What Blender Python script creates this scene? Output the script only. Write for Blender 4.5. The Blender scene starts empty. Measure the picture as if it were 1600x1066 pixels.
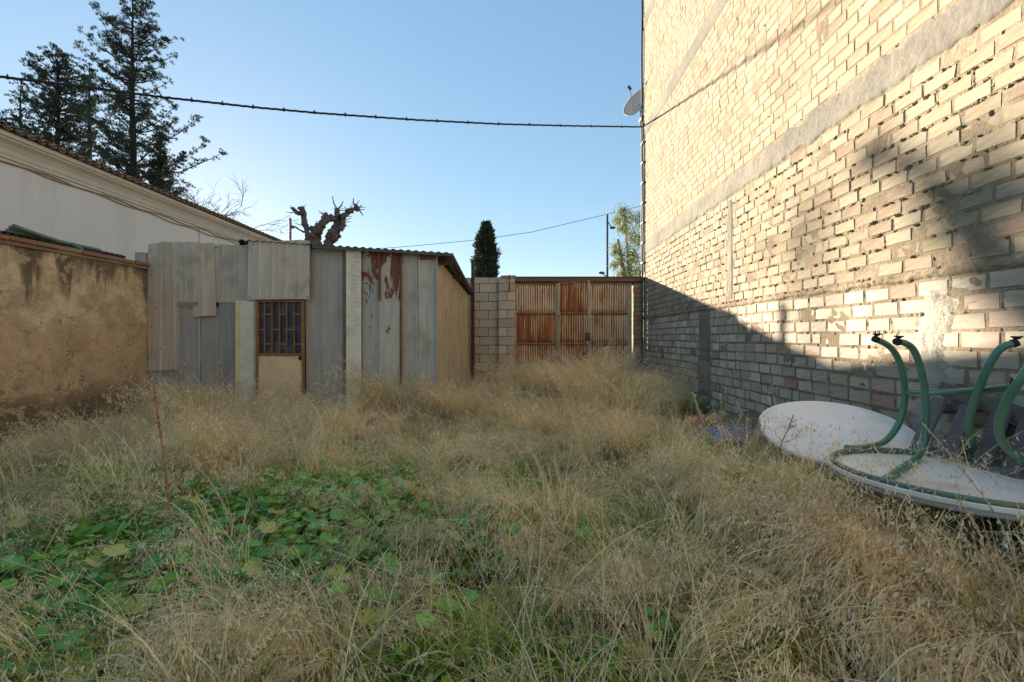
import bpy, math, random
import numpy as np
from mathutils import Vector, Matrix, noise as mn

# ------------------------------------------------------------------ camera, light, exposure
SC = bpy.context.scene
COL = SC.collection
F = 711.0; CX = 818.0; CY = 526.0; EYE = 1.45       # photograph pixels (1600 wide)
cam_d = bpy.data.cameras.new("camera"); cam = bpy.data.objects.new("camera", cam_d); COL.objects.link(cam)
cam.location = (0, 0, EYE); cam.rotation_euler = (math.radians(90), 0, 0)
cam_d.sensor_width = 36.0; cam_d.lens = 36.0 * F / 1600.0
cam_d.shift_x = -(CX - 800.0) / 1600.0; cam_d.shift_y = (CY - 533.0) / 1600.0
cam_d.clip_start = 0.02; cam_d.clip_end = 3000
SC.camera = cam

SUN = Vector((-0.73, 1.0, 0.247)).normalized()
elev = math.asin(SUN.z); azim = math.atan2(SUN.x, SUN.y)
world = bpy.data.worlds.new("World"); SC.world = world; world.use_nodes = True
wn = world.node_tree.nodes; wl = world.node_tree.links; wn.clear()
sky = wn.new("ShaderNodeTexSky"); sky.sky_type = 'NISHITA'; sky.sun_disc = False
sky.sun_elevation = elev; sky.sun_rotation = azim
sky.air_density = 1.0; sky.dust_density = 0.1; sky.ozone_density = 2.0; sky.altitude = 200
bg = wn.new("ShaderNodeBackground"); bg.inputs[1].default_value = 0.0625
gam = wn.new("ShaderNodeGamma"); gam.inputs[1].default_value = 0.45
hsv = wn.new("ShaderNodeHueSaturation"); hsv.inputs["Saturation"].default_value = 1.62
wo = wn.new("ShaderNodeOutputWorld")
wl.new(sky.outputs[0], gam.inputs[0]); wl.new(gam.outputs[0], hsv.inputs["Color"]); wl.new(hsv.outputs[0], bg.inputs[0]); wl.new(bg.outputs[0], wo.inputs[0])
sun_d = bpy.data.lights.new("sun", 'SUN'); sun_d.energy = 2.35; sun_d.angle = math.radians(1.0)
sun_d.color = (1.0, 0.885, 0.71)
sun = bpy.data.objects.new("sun", sun_d); COL.objects.link(sun)
sun.rotation_euler = SUN.to_track_quat('Z', 'Y').to_euler(); sun.location = (-20, 28, 12)
SC.view_settings.view_transform = 'Standard'; SC.view_settings.look = 'None'
SC.view_settings.gamma = 1.0; SC.view_settings.use_curve_mapping = False
SC.view_settings.exposure = 2.95
SC.render.engine = 'CYCLES'
SC.cycles.max_bounces = 8; SC.cycles.diffuse_bounces = 6; SC.cycles.transparent_max_bounces = 6

R = random.Random(7)
def U(a, b): return R.uniform(a, b)
def vary(c, a, b, h=0.03):
    k = R.uniform(a, b); return tuple(min(.9, t*k*R.uniform(1-h, 1+h)) for t in c)
def at(px, py, Y):                 # the point of the photograph's pixel at depth Y
    return Vector(((px - CX) / F * Y, Y, EYE - (py - CY) / F * Y))
def N(x, y=0.0, z=0.0): return mn.noise(Vector((x, y, z)))
def ss(a, b, x):
    t = min(1, max(0, (x - a) / (b - a))); return t * t * (3 - 2 * t)

# ------------------------------------------------------------------ mesh helpers
class MB:
    def __init__(s): s.v = []; s.f = []; s.c = []; s.col = (1, 1, 1)
    def add(s, vs, fs, col=None):
        n = len(s.v); s.v.extend([tuple(p) for p in vs]); s.f.extend([tuple(n + i for i in f) for f in fs])
        s.c.extend([tuple(col or s.col)] * len(vs))
        return n
    def box(s, a, b, M=None, jit=0.0, col=None):
        x0, y0, z0 = a; x1, y1, z1 = b
        vs = [Vector(p) for p in ((x0,y0,z0),(x1,y0,z0),(x1,y1,z0),(x0,y1,z0),(x0,y0,z1),(x1,y0,z1),(x1,y1,z1),(x0,y1,z1))]
        if jit: vs = [v + Vector((U(-jit,jit),U(-jit,jit),U(-jit,jit))) for v in vs]
        if M: vs = [M @ v for v in vs]
        s.add(vs, [(0,3,2,1),(4,5,6,7),(0,1,5,4),(1,2,6,5),(2,3,7,6),(3,0,4,7)], col)
    def bbox(s, a, b, bev=0.004, M=None, jit=0.0, col=None):        # box with chamfered edges
        c = [(a[i]+b[i])/2 for i in range(3)]; h = [abs(b[i]-a[i])/2 for i in range(3)]
        bev = min(bev, min(h)*0.45)
        vs = []; idx = {}
        for sx in (-1,1):
            for sy in (-1,1):
                for sz in (-1,1):
                    j = Vector((U(-jit,jit),U(-jit,jit),U(-jit,jit))) if jit else Vector()
                    sg = (sx,sy,sz)
                    for ax in range(3):
                        p = [c[i] + sg[i]*(h[i] - (0 if i == ax else bev)) for i in range(3)]
                        p = Vector(p) + j
                        idx[(sx,sy,sz,ax)] = len(vs); vs.append(M @ p if M else p)
        fs = []
        for ax in range(3):
            o = [i for i in range(3) if i != ax]
            for sa in (-1,1):
                q = []
                for s1, s2 in ((-1,-1),(1,-1),(1,1),(-1,1)):
                    k = [0,0,0]; k[ax] = sa; k[o[0]] = s1; k[o[1]] = s2; q.append(idx[(k[0],k[1],k[2],ax)])
                fs.append(q if (sa > 0) == (ax != 1) else q[::-1])
        for ax in range(3):                                         # edge chamfers
            o = [i for i in range(3) if i != ax]
            for s1 in (-1,1):
                for s2 in (-1,1):
                    k = [0,0,0]; k[o[0]] = s1; k[o[1]] = s2
                    ka = list(k); ka[ax] = -1; kb = list(k); kb[ax] = 1
                    fs.append([idx[(*ka,o[0])], idx[(*kb,o[0])], idx[(*kb,o[1])], idx[(*ka,o[1])]])
        for sx in (-1,1):
            for sy in (-1,1):
                for sz in (-1,1): fs.append([idx[(sx,sy,sz,0)], idx[(sx,sy,sz,1)], idx[(sx,sy,sz,2)]])
        s.add(vs, fs, col)
    def tube(s, pts, r, n=6, cap=True, col=None, jit=0.0):
        pts = [Vector(p) for p in pts]; k = len(pts)
        rr = r if isinstance(r, (list, tuple)) else [r]*k
        vs = []; up = Vector((0.13, 0.21, 0.97))
        for i, p in enumerate(pts):
            d = (pts[min(i+1,k-1)] - pts[max(i-1,0)])
            if d.length < 1e-9: d = Vector((0,0,1))
            d.normalize()
            a = d.cross(up)
            if a.length < 0.05: a = d.cross(Vector((1,0,0)))
            a.normalize(); b = d.cross(a)
            for j in range(n):
                t = 2*math.pi*j/n; q = rr[i]*(1 + (U(-jit,jit) if jit else 0))
                vs.append(p + a*math.cos(t)*q + b*math.sin(t)*q)
        fs = []
        for i in range(k-1):
            for j in range(n):
                j2 = (j+1) % n; fs.append((i*n+j, i*n+j2, (i+1)*n+j2, (i+1)*n+j))
        if cap: fs.append(tuple(range(n))[::-1]); fs.append(tuple((k-1)*n + j for j in range(n)))
        s.add(vs, fs, col)
    def blob(s, c, r, seg=7, ring=5, M=None, jit=0.2, col=None):
        c = Vector(c); vs = []; r = Vector(r) if not isinstance(r, (int, float)) else Vector((r,r,r))
        for i in range(1, ring):
            ph = math.pi*i/ring
            for j in range(seg):
                t = 2*math.pi*j/seg; k = 1 + U(-jit, jit)
                q = Vector((r.x*math.sin(ph)*math.cos(t)*k, r.y*math.sin(ph)*math.sin(t)*k, r.z*math.cos(ph)*k))
                vs.append(c + (M @ q if M else q))
        top = len(vs); q = Vector((0,0,r.z)); vs.append(c + (M @ q if M else q)); vs.append(c - (M @ q if M else q))
        fs = []
        for i in range(ring-2):
            for j in range(seg):
                j2 = (j+1) % seg; fs.append((i*seg+j, (i+1)*seg+j, (i+1)*seg+j2, i*seg+j2))
        for j in range(seg):
            j2 = (j+1) % seg; fs.append((top, j, j2)); fs.append((top+1, (ring-2)*seg+j2, (ring-2)*seg+j))
        s.add(vs, fs, col)
    def disc_prism(s, c, R_, z0, z1, n=48, M=None, col=None, hole=0):
        vs = []; 
        for z in (z0, z1):
            for j in range(n):
                t = 2*math.pi*j/n; vs.append(Vector((R_*math.cos(t), R_*math.sin(t), z)))
        vs = [Vector(c) + (M @ v if M else v) for v in vs]
        fs = [tuple(range(n))[::-1], tuple(range(n, 2*n))] + [(j, (j+1)%n, n+(j+1)%n, n+j) for j in range(n)]
        s.add(vs, fs, col)
    def lathe(s, prof, n=48, c=(0,0,0), M=None, col=None):          # closed profile (r,z) ring
        k = len(prof); vs = []
        for j in range(n):
            t = 2*math.pi*j/n
            for r, z in prof:
                q = Vector((r*math.cos(t), r*math.sin(t), z)); vs.append(Vector(c) + (M @ q if M else q))
        fs = []
        for j in range(n):
            for i in range(k):
                a = j*k+i; b = j*k+(i+1)%k; c2 = ((j+1)%n)*k+(i+1)%k; d = ((j+1)%n)*k+i; fs.append((a, d, c2, b))
        s.add(vs, fs, col)
    def mesh(s, name):
        me = bpy.data.meshes.new(name); me.from_pydata(s.v, [], s.f)
        a = me.color_attributes.new("Col", 'FLOAT_COLOR', 'POINT')
        cc = np.ones((len(s.v), 4), dtype=np.float32)
        if s.v: cc[:, :3] = np.array(s.c, dtype=np.float32)
        a.data.foreach_set("color", cc.ravel())
        me.update(); return me
    def build(s, name, mat, parent=None, smooth=False, origin=None):
        if origin is not None:
            ox, oy, oz = origin; s.v = [(x-ox, y-oy, z-oz) for x, y, z in s.v]
        me = s.mesh(name)
        if smooth: me.polygons.foreach_set("use_smooth", [True]*len(me.polygons))
        return link(name, me, mat, parent, origin)

def link(name, me, mat, parent=None, origin=None):
    if mat and not me.materials: me.materials.append(mat)
    o = bpy.data.objects.new(name, me); COL.objects.link(o)
    if parent: o.parent = parent
    if origin is not None: o.location = origin
    return o
def smooth_angle(o, deg=35):
    me = o.data; me.polygons.foreach_set("use_smooth", [True]*len(me.polygons))
    try: me.set_sharp_from_angle(angle=math.radians(deg))
    except Exception: pass
    return o
def tag(o, label, cat=None, group=None, kind=None):
    if label: o["label"] = label
    if cat: o["category"] = cat
    if group: o["group"] = group
    if kind: o["kind"] = kind
    return o
def thing(name, label, cat, loc=(0,0,0), group=None):
    o = bpy.data.objects.new(name, None); COL.objects.link(o); o.location = loc
    o.empty_display_size = 0.2
    return tag(o, label, cat, group)
def rebase(root, *objs):            # children were built in world coordinates
    for o in objs: o.parent = root; o.matrix_parent_inverse = Matrix.Translation(root.location).inverted()

# ------------------------------------------------------------------ materials
def mat(name, base=(0.5,0.5,0.5), rough=0.8, metal=0.0, attr=False, spec=0.35):
    m = bpy.data.materials.new(name); m.use_nodes = True; nt = m.node_tree
    b = nt.nodes["Principled BSDF"]; b.inputs["Base Color"].default_value = (*base, 1)
    b.inputs["Roughness"].default_value = rough; b.inputs["Metallic"].default_value = metal
    b.inputs["Specular IOR Level"].default_value = spec
    m["n"] = 1
    return m
class NT:                            # tiny node-graph helper
    def __init__(s, m): s.m = m; s.t = m.node_tree; s.b = s.t.nodes["Principled BSDF"]; s.tc = s.t.nodes.new("ShaderNodeTexCoord")
    def n(s, typ, **kw):
        x = s.t.nodes.new(typ)
        for k, v in kw.items(): setattr(x, k, v)
        return x
    def L(s, a, b): s.t.links.new(a, b)
    def coords(s, scale=(1,1,1), src="Object"):
        mp = s.n("ShaderNodeMapping"); mp.inputs["Scale"].default_value = scale
        s.L(s.tc.outputs[src], mp.inputs["Vector"]); return mp.outputs[0]
    def noise(s, scale=5, detail=4, rough=0.55, vec=None, stretch=None, dist=0.0):
        x = s.n("ShaderNodeTexNoise"); x.inputs["Scale"].default_value = scale; x.inputs["Detail"].default_value = detail
        x.inputs["Roughness"].default_value = rough; x.inputs["Distortion"].default_value = dist
        s.L(vec if vec is not None else s.coords(stretch or (1,1,1)), x.inputs["Vector"]); return x.outputs["Fac"]
    def ramp(s, fac, stops):
        x = s.n("ShaderNodeValToRGB"); cr = x.color_ramp
        while len(cr.elements) < len(stops): cr.elements.new(0.5)
        for e, (p, c) in zip(cr.elements, stops):
            e.position = p; e.color = (*c, 1) if len(c) == 3 else c
        s.L(fac, x.inputs[0]); return x.outputs[0]
    def maskr(s, fac, a, b):         # 0..1 between a and b
        x = s.n("ShaderNodeMapRange", interpolation_type='SMOOTHSTEP'); x.inputs[1].default_value = a; x.inputs[2].default_value = b
        s.L(fac, x.inputs[0]); return x.outputs[0]
    def mix(s, fac, a, b, mode='MIX'):
        x = s.n("ShaderNodeMix", data_type='RGBA', blend_type=mode)
        for inp, v in ((x.inputs[0], fac), (x.inputs[6], a), (x.inputs[7], b)):
            if isinstance(v, (int, float)): inp.default_value = v
            elif isinstance(v, tuple): inp.default_value = (*v, 1)
            else: s.L(v, inp)
        return x.outputs[2]
    def math(s, op, a, b=0.0):
        x = s.n("ShaderNodeMath", operation=op)
        for inp, v in ((x.inputs[0], a), (x.inputs[1], b)):
            if isinstance(v, (int, float)): inp.default_value = v
            else: s.L(v, inp)
        return x.outputs[0]
    def attr(s, name="Col"):
        x = s.n("ShaderNodeAttribute"); x.attribute_name = name; return x
    def sep(s, src=None):
        x = s.n("ShaderNodeSeparateXYZ"); s.L(src if src is not None else s.tc.outputs["Object"], x.inputs[0]); return x.outputs
    def color(s, c): s.L(c, s.b.inputs["Base Color"])
    def rough(s, c): s.L(c, s.b.inputs["Roughness"])
    def bump(s, h, strength=0.5, dist=0.01):
        x = s.n("ShaderNodeBump"); x.inputs["Strength"].default_value = strength; x.inputs["Distance"].default_value = dist
        s.L(h, x.inputs["Height"]); s.L(x.outputs[0], s.b.inputs["Normal"])

def m_generic(name, rough=0.8, metal=0.0, var=0.25, scale=8, bump=0.3, bdist=0.004, stretch=(1,1,1), dirt=(0.09,0.07,0.05), damt=0.35, spec=0.35):
    m = mat(name, rough=rough, metal=metal, spec=spec); g = NT(m)
    c = g.attr().outputs["Color"]
    n1 = g.noise(scale, 5, 0.6, stretch=stretch); n2 = g.noise(scale*6, 3, 0.6, stretch=stretch)
    k = g.ramp(n1, [(0.25, (1-var,)*3), (0.75, (1+var*0.5,)*3)])
    c = g.mix(1.0, c, k, 'MULTIPLY')
    msk = g.math('MULTIPLY', g.maskr(g.noise(scale*0.6, 6, 0.65, stretch=stretch), 0.52, 0.75), damt)
    c = g.mix(msk, c, dirt); g.color(c)
    g.bump(g.math('ADD', n1, n2), bump, bdist); return m

# brick face: fine horizontal drag marks, pits, speckle
M_brick = mat("brick_clay", rough=0.92, spec=0.2); g = NT(M_brick)
c = g.attr().outputs["Color"]
nA = g.noise(9, 5, 0.6, stretch=(1, 1, 4)); nB = g.noise(60, 3, 0.7, stretch=(1, 0.5, 2)); nC = g.noise(2.2, 4, 0.6)
c = g.mix(1.0, c, g.ramp(nA, [(0.3, (0.80,0.78,0.76)), (0.7, (1.10,1.08,1.04))]), 'MULTIPLY')
c = g.mix(g.math('MULTIPLY', g.maskr(nB, 0.60, 0.74), 0.45), c, (0.27, 0.205, 0.145))
c = g.mix(g.math('MULTIPLY', g.maskr(nC, 0.50, 0.66), 0.40), c, (0.37, 0.31, 0.235))
c = g.mix(g.math('MULTIPLY', g.maskr(g.noise(7, 6, 0.7, dist=0.5), 0.56, 0.62), 0.55), c, (0.40, 0.335, 0.25))
g.color(c); g.bump(g.math('ADD', nA, g.math('MULTIPLY', nB, 0.6)), 0.55, 0.006)
M_mortar = mat("mortar", rough=0.97, spec=0.1); g = NT(M_mortar)
n1 = g.noise(30, 5, 0.7); n2 = g.noise(3, 4, 0.6)
c = g.mix(g.maskr(n2, 0.35, 0.65), (0.25, 0.195, 0.135), (0.36, 0.29, 0.205))
c = g.mix(1.0, c, g.ramp(n1, [(0.25, (0.6,)*3), (0.75, (1.15,)*3)]), 'MULTIPLY'); g.color(c); g.bump(n1, 0.9, 0.012)
M_conc = mat("concrete", rough=0.95, spec=0.15); g = NT(M_conc)
n1 = g.noise(26, 6, 0.7); n2 = g.noise(1.6, 5, 0.62)
c = g.mix(g.maskr(n2, 0.35, 0.68), (0.27, 0.243, 0.20), (0.20, 0.18, 0.15))
c = g.mix(1.0, c, g.ramp(n1, [(0.25, (0.72,)*3), (0.75, (1.14,)*3)]), 'MULTIPLY')
c = g.mix(g.math('MULTIPLY', g.maskr(g.noise(7, 5, 0.7), 0.6, 0.72), 0.5), c, (0.2, 0.15, 0.1)); g.color(c); g.bump(n1, 0.8, 0.010)
M_plaster_rough = mat("rough_plaster", rough=0.95, spec=0.15); g = NT(M_plaster_rough)
n1 = g.noise(48, 5, 0.75); n2 = g.noise(4, 5, 0.62)
c = g.mix(g.maskr(n2, 0.35, 0.68), (0.62, 0.56, 0.46), (0.46, 0.40, 0.33))
c = g.mix(1.0, c, g.ramp(n1, [(0.28, (0.55,)*3), (0.7, (1.15,)*3)]), 'MULTIPLY'); g.color(c); g.bump(n1, 1.0, 0.02)

# ochre render of the left garden wall: washed upper half, rain streaks from the coping, brown lower half
M_ochre = mat("ochre_render", rough=0.95, spec=0.15); g = NT(M_ochre)
xyz = g.sep(); Z = xyz[2]
big = g.noise(1.3, 6, 0.62, dist=0.3); mid = g.noise(4.2, 6, 0.65, dist=0.4); fine = g.noise(38, 5, 0.7)
drip = g.noise(2.6, 5, 0.6, stretch=(1, 1.5, 0.18)); drip2 = g.noise(7.0, 5, 0.65, stretch=(1, 1.6, 0.12))
c = g.mix(g.maskr(mid, 0.38, 0.62), (0.80, 0.63, 0.41), (0.54, 0.39, 0.24))
c = g.mix(g.math('MULTIPLY', g.maskr(big, 0.52, 0.66), 0.6), c, (0.75, 0.62, 0.44))
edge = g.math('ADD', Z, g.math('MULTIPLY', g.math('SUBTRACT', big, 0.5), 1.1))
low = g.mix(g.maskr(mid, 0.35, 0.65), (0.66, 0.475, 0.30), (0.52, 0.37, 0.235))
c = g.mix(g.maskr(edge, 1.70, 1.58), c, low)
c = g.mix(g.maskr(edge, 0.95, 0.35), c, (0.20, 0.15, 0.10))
dm = g.math('ADD', g.math('MULTIPLY', g.math('SUBTRACT', Z, 2.05), 0.36), drip)
dm2 = g.math('ADD', g.math('MULTIPLY', g.math('SUBTRACT', Z, 2.2), 0.55), drip2)
c = g.mix(g.math('MULTIPLY', g.maskr(dm, 0.50, 0.64), 0.82), c, (0.115, 0.085, 0.055))
c = g.mix(g.math('MULTIPLY', g.maskr(dm2, 0.60, 0.72), 0.6), c, (0.16, 0.12, 0.08))
c = g.mix(g.math('MULTIPLY', g.maskr(g.noise(9, 4, 0.6), 0.66, 0.72), 0.7), c, (0.13, 0.085, 0.05))
fl = g.noise(2.7, 8, 0.72, dist=0.7); c = g.mix(g.math('MULTIPLY', g.maskr(fl, 0.560, 0.575), 0.55), c, (0.72, 0.54, 0.34))
c = g.mix(g.math('MULTIPLY', g.maskr(g.noise(5.5, 8, 0.75, stretch=(1,1,0.6)), 0.635, 0.650), 0.6), c, (0.22, 0.16, 0.11))
vo = g.n("ShaderNodeTexVoronoi", feature='DISTANCE_TO_EDGE'); vo.inputs["Scale"].default_value = 1.1
wv = g.n("ShaderNodeVectorMath", operation='ADD'); nz = g.n("ShaderNodeTexNoise"); nz.inputs["Scale"].default_value = 3.0; nz.inputs["Detail"].default_value = 6; g.L(g.tc.outputs["Object"], nz.inputs["Vector"]); g.L(g.tc.outputs["Object"], wv.inputs[0]); g.L(nz.outputs["Color"], wv.inputs[1]); g.L(wv.outputs[0], vo.inputs["Vector"])
c = g.mix(g.math('MULTIPLY', g.maskr(vo.outputs["Distance"], 0.008, 0.002), g.maskr(big, 0.45, 0.55)), c, (0.13, 0.09, 0.06))
c = g.mix(g.math('MULTIPLY', g.maskr(g.noise(24, 3, 0.6), 0.68, 0.71), 0.6), c, (0.17, 0.12, 0.08))
c = g.mix(1.0, c, g.ramp(fine, [(0.25, (0.76,)*3), (0.75, (1.14,)*3)]), 'MULTIPLY')
g.color(c); g.bump(g.math('ADD', g.math('ADD', fine, g.math('MULTIPLY', fl, 1.5)), g.math('MULTIPLY', mid, 2.0)), 0.9, 0.016)

M_building = mat("house_render", rough=0.9, spec=0.15); g = NT(M_building)
n1 = g.noise(0.5, 5, 0.6); c = g.mix(g.maskr(n1, 0.3, 0.7), (0.88, 0.76, 0.65), (0.84, 0.71, 0.60))
c = g.mix(1.0, c, g.ramp(g.noise(14, 4, 0.7), [(0.2, (0.92,)*3), (0.8, (1.04,)*3)]), 'MULTIPLY'); c = g.mix(g.math('MULTIPLY', g.maskr(g.noise(1.1, 6, 0.6, stretch=(1,1,0.2)), 0.52, 0.72), 0.35), c, (0.50,0.43,0.36)); g.color(c); g.bump(g.noise(40, 4), 0.3, 0.005)
M_cornice = m_generic("cornice_paint", 0.9, var=0.10, scale=2, bump=0.2, damt=0.15, dirt=(0.35,0.28,0.2))
M_tile = m_generic("roof_clay", 0.9, var=0.35, scale=5, bump=0.5, damt=0.7, dirt=(0.10,0.08,0.065))
M_sheet = mat("painted_sheet_metal", rough=0.6, metal=0.0, spec=0.3); g = NT(M_sheet)
A = g.attr(); c = A.outputs["Color"]
st = g.noise(5, 5, 0.6, stretch=(3, 3, 0.25)); pa = g.noise(2.4, 5, 0.6)
c = g.mix(1.0, c, g.ramp(st, [(0.25, (0.78,0.78,0.78)), (0.75, (1.15,1.13,1.10))]), 'MULTIPLY')
c = g.mix(g.math('MULTIPLY', g.maskr(pa, 0.50, 0.70), 0.45), c, (0.25, 0.19, 0.13))
c = g.mix(g.math('MULTIPLY', g.maskr(g.noise(11, 5, 0.7, stretch=(2.5,2.5,0.5)), 0.66, 0.74), 0.6), c, (0.20, 0.11, 0.06))
c = g.mix(g.math('MULTIPLY', g.maskr(g.noise(34, 4, 0.7), 0.70, 0.78), 0.5), c, (0.6, 0.58, 0.52))
g.color(c); g.rough(g.ramp(pa, [(0.3, (0.42,)*3), (0.7, (0.75,)*3)])); g.bump(g.math('ADD', pa, g.math('MULTIPLY', g.noise(60, 2), 0.15)), 0.35, 0.012)
# peeling sheets: same metal with big rust patches, heavier towards the top edge where water sits
M_peel = mat("peeling_sheet_metal", rough=0.65, metal=0.05); g = NT(M_peel)
c = g.attr().outputs["Color"]; Z = g.sep()[2]
st = g.noise(5, 5, 0.6, stretch=(3, 3, 0.3)); c = g.mix(1.0, c, g.ramp(st, [(0.25, (0.8,)*3), (0.75, (1.12,)*3)]), 'MULTIPLY')
rn = g.math('ADD', g.noise(3.4, 5, 0.62, stretch=(1.7, 1, 0.55), dist=0.5), g.math('MULTIPLY', g.math('SUBTRACT', Z, 2.0), 0.15))
c = g.mix(g.maskr(rn, 0.560, 0.575), c, g.mix(st, (0.24, 0.075, 0.035), (0.17, 0.06, 0.035)))
c = g.mix(g.math('MULTIPLY', g.maskr(g.noise(9, 4, 0.6), 0.66, 0.68), 1.0), c, (0.14, 0.07, 0.045)); g.color(c); g.bump(rn, 0.6, 0.01)
# rusted gate sheets: R,G,B = rust amount, crest height, spare
M_gate = mat("rusted_corrugated_metal", rough=0.72, metal=0.05); g = NT(M_gate)
A = g.attr(); s3 = g.n("ShaderNodeSeparateColor"); g.L(A.outputs["Color"], s3.inputs[0])
amt, crest = s3.outputs[0], s3.outputs[1]
v1 = g.noise(9, 5, 0.65, stretch=(1, 1, 0.10)); v2 = g.noise(3.2, 5, 0.6, stretch=(1, 1, 0.45)); v3 = g.noise(30, 4, 0.65, stretch=(1,1,0.3))
k = g.math('ADD', g.math('ADD', g.math('MULTIPLY', v1, 0.75), g.math('MULTIPLY', v2, 0.6)), amt)
k = g.math('SUBTRACT', k, g.math('MULTIPLY', crest, 0.42)); k = g.math('ADD', g.math('ADD', k, g.math('MULTIPLY', v3, 0.14)), 0.36)
cream = g.mix(g.maskr(v2, 0.35, 0.65), (0.66, 0.53, 0.33), (0.70, 0.62, 0.48))
rust = g.mix(g.maskr(v1, 0.38, 0.62), (0.48, 0.18, 0.06), (0.24, 0.08, 0.045))
c = g.mix(g.maskr(k, 0.82, 1.06), cream, (0.46, 0.22, 0.08)); c = g.mix(g.maskr(k, 0.95, 1.18), c, rust)
g.color(c); g.bump(g.math('ADD', v3, k), 0.35, 0.006)
M_steel = m_generic("worn_steel", 0.55, 0.4, 0.3, 9, 0.3, dirt=(0.16,0.07,0.035), damt=0.7)
M_paint = m_generic("worn_paint", 0.6, 0.0, 0.18, 6, 0.25, dirt=(0.22,0.13,0.07), damt=0.4)
M_block = m_generic("concrete_block", 0.95, 0.0, 0.22, 7, 0.7, 0.008, dirt=(0.26,0.19,0.12), damt=0.4, spec=0.15)
M_clay = m_generic("clay_piece", 0.92, 0.0, 0.25, 14, 0.6, 0.006, dirt=(0.16,0.12,0.09), damt=0.5, spec=0.15)
M_cable = m_generic("cable_rubber", 0.6, 0.0, 0.1, 10, 0.1, damt=0.1)
M_glass = mat("interior_shade_glass", (0.035, 0.045, 0.060), 0.22, spec=0.6)  # dark tone stands in for the unlit interior behind the bars
g = NT(M_glass); g.color(g.mix(g.maskr(g.noise(6, 4), 0.4, 0.7), (0.035,0.045,0.065), (0.09,0.095,0.11)))
M_bark = m_generic("bark", 0.95, 0.0, 0.4, 12, 0.9, 0.02, stretch=(1,1,0.4), damt=0.3)
M_tubegreen = m_generic("green_tube_paint", 0.35, 0.1, 0.22, 7, 0.15, dirt=(0.22,0.19,0.06), damt=0.75, spec=0.5)
M_tabletop = m_generic("table_laminate", 0.5, 0.0, 0.10, 3, 0.08, dirt=(0.40,0.34,0.26), damt=0.6, spec=0.4)
M_wood = m_generic("weathered_wood", 0.9, 0.0, 0.35, 7, 0.7, 0.006, stretch=(4,4,0.7), dirt=(0.08,0.07,0.065), damt=0.5)
M_plastic = m_generic("plastic_film", 0.35, 0.0, 0.2, 6, 0.5, damt=0.2, spec=0.5)
M_soil = mat("soil", rough=1.0, spec=0.1); g = NT(M_soil)
n1 = g.noise(2.2, 6, 0.65); n2 = g.noise(26, 5, 0.7)
c = g.mix(g.maskr(n1, 0.35, 0.65), (0.17, 0.125, 0.085), (0.30, 0.225, 0.16)); c = g.mix(1.0, c, g.ramp(n2, [(0.2, (0.5,)*3), (0.8, (1.3,)*3)]), 'MULTIPLY')
g.color(c); g.bump(n2, 0.9, 0.03)

def m_leaf(name, trans=0.35, rough=0.6, vmin=0.78, vmax=1.22, spec=0.3, tcol=(1.1, 1.05, 0.7)):
    m = bpy.data.materials.new(name); m.use_nodes = True; nt = m.node_tree; b = nt.nodes["Principled BSDF"]; out = nt.nodes["Material Output"]
    g = NT(m); b.inputs["Roughness"].default_value = rough; b.inputs["Specular IOR Level"].default_value = spec
    oi = g.n("ShaderNodeObjectInfo")
    mr = g.n("ShaderNodeMapRange"); mr.inputs[3].default_value = vmin; mr.inputs[4].default_value = vmax; g.L(oi.outputs["Random"], mr.inputs[0])
    hs = g.n("ShaderNodeHueSaturation"); g.L(mr.outputs[0], hs.inputs["Value"]); g.L(g.attr().outputs["Color"], hs.inputs["Color"])
    geo = g.n("ShaderNodeNewGeometry"); pos = g.n("ShaderNodeTexNoise"); pos.inputs["Scale"].default_value = 1.7; g.L(geo.outputs["Position"], pos.inputs["Vector"])
    c = g.mix(1.0, hs.outputs[0], g.ramp(pos.outputs["Fac"], [(0.3, (0.84,0.86,0.86)), (0.7, (1.14,1.10,1.04))]), 'MULTIPLY')
    g.color(c)
    tr = g.n("ShaderNodeBsdfTranslucent"); g.L(g.mix(1.0, c, tcol, 'MULTIPLY'), tr.inputs[0])
    mx = g.n("ShaderNodeMixShader"); mx.inputs[0].default_value = trans
    g.L(b.outputs[0], mx.inputs[1]); g.L(tr.outputs[0], mx.inputs[2]); g.L(mx.outputs[0], out.inputs[0]); return m
M_dry = m_leaf("dry_grass_blades", 0.45, 0.65, tcol=(1.1, 1.0, 0.8))
M_green = m_leaf("green_blades", 0.45, 0.5)
M_mallow = m_leaf("broad_leaves", 0.40, 0.45, 0.8, 1.2)
M_needle = m_leaf("conifer_foliage", 0.12, 0.7, 1, 1)
M_euc = m_leaf("willowy_leaves", 0.35, 0.5, 1, 1)

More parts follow.
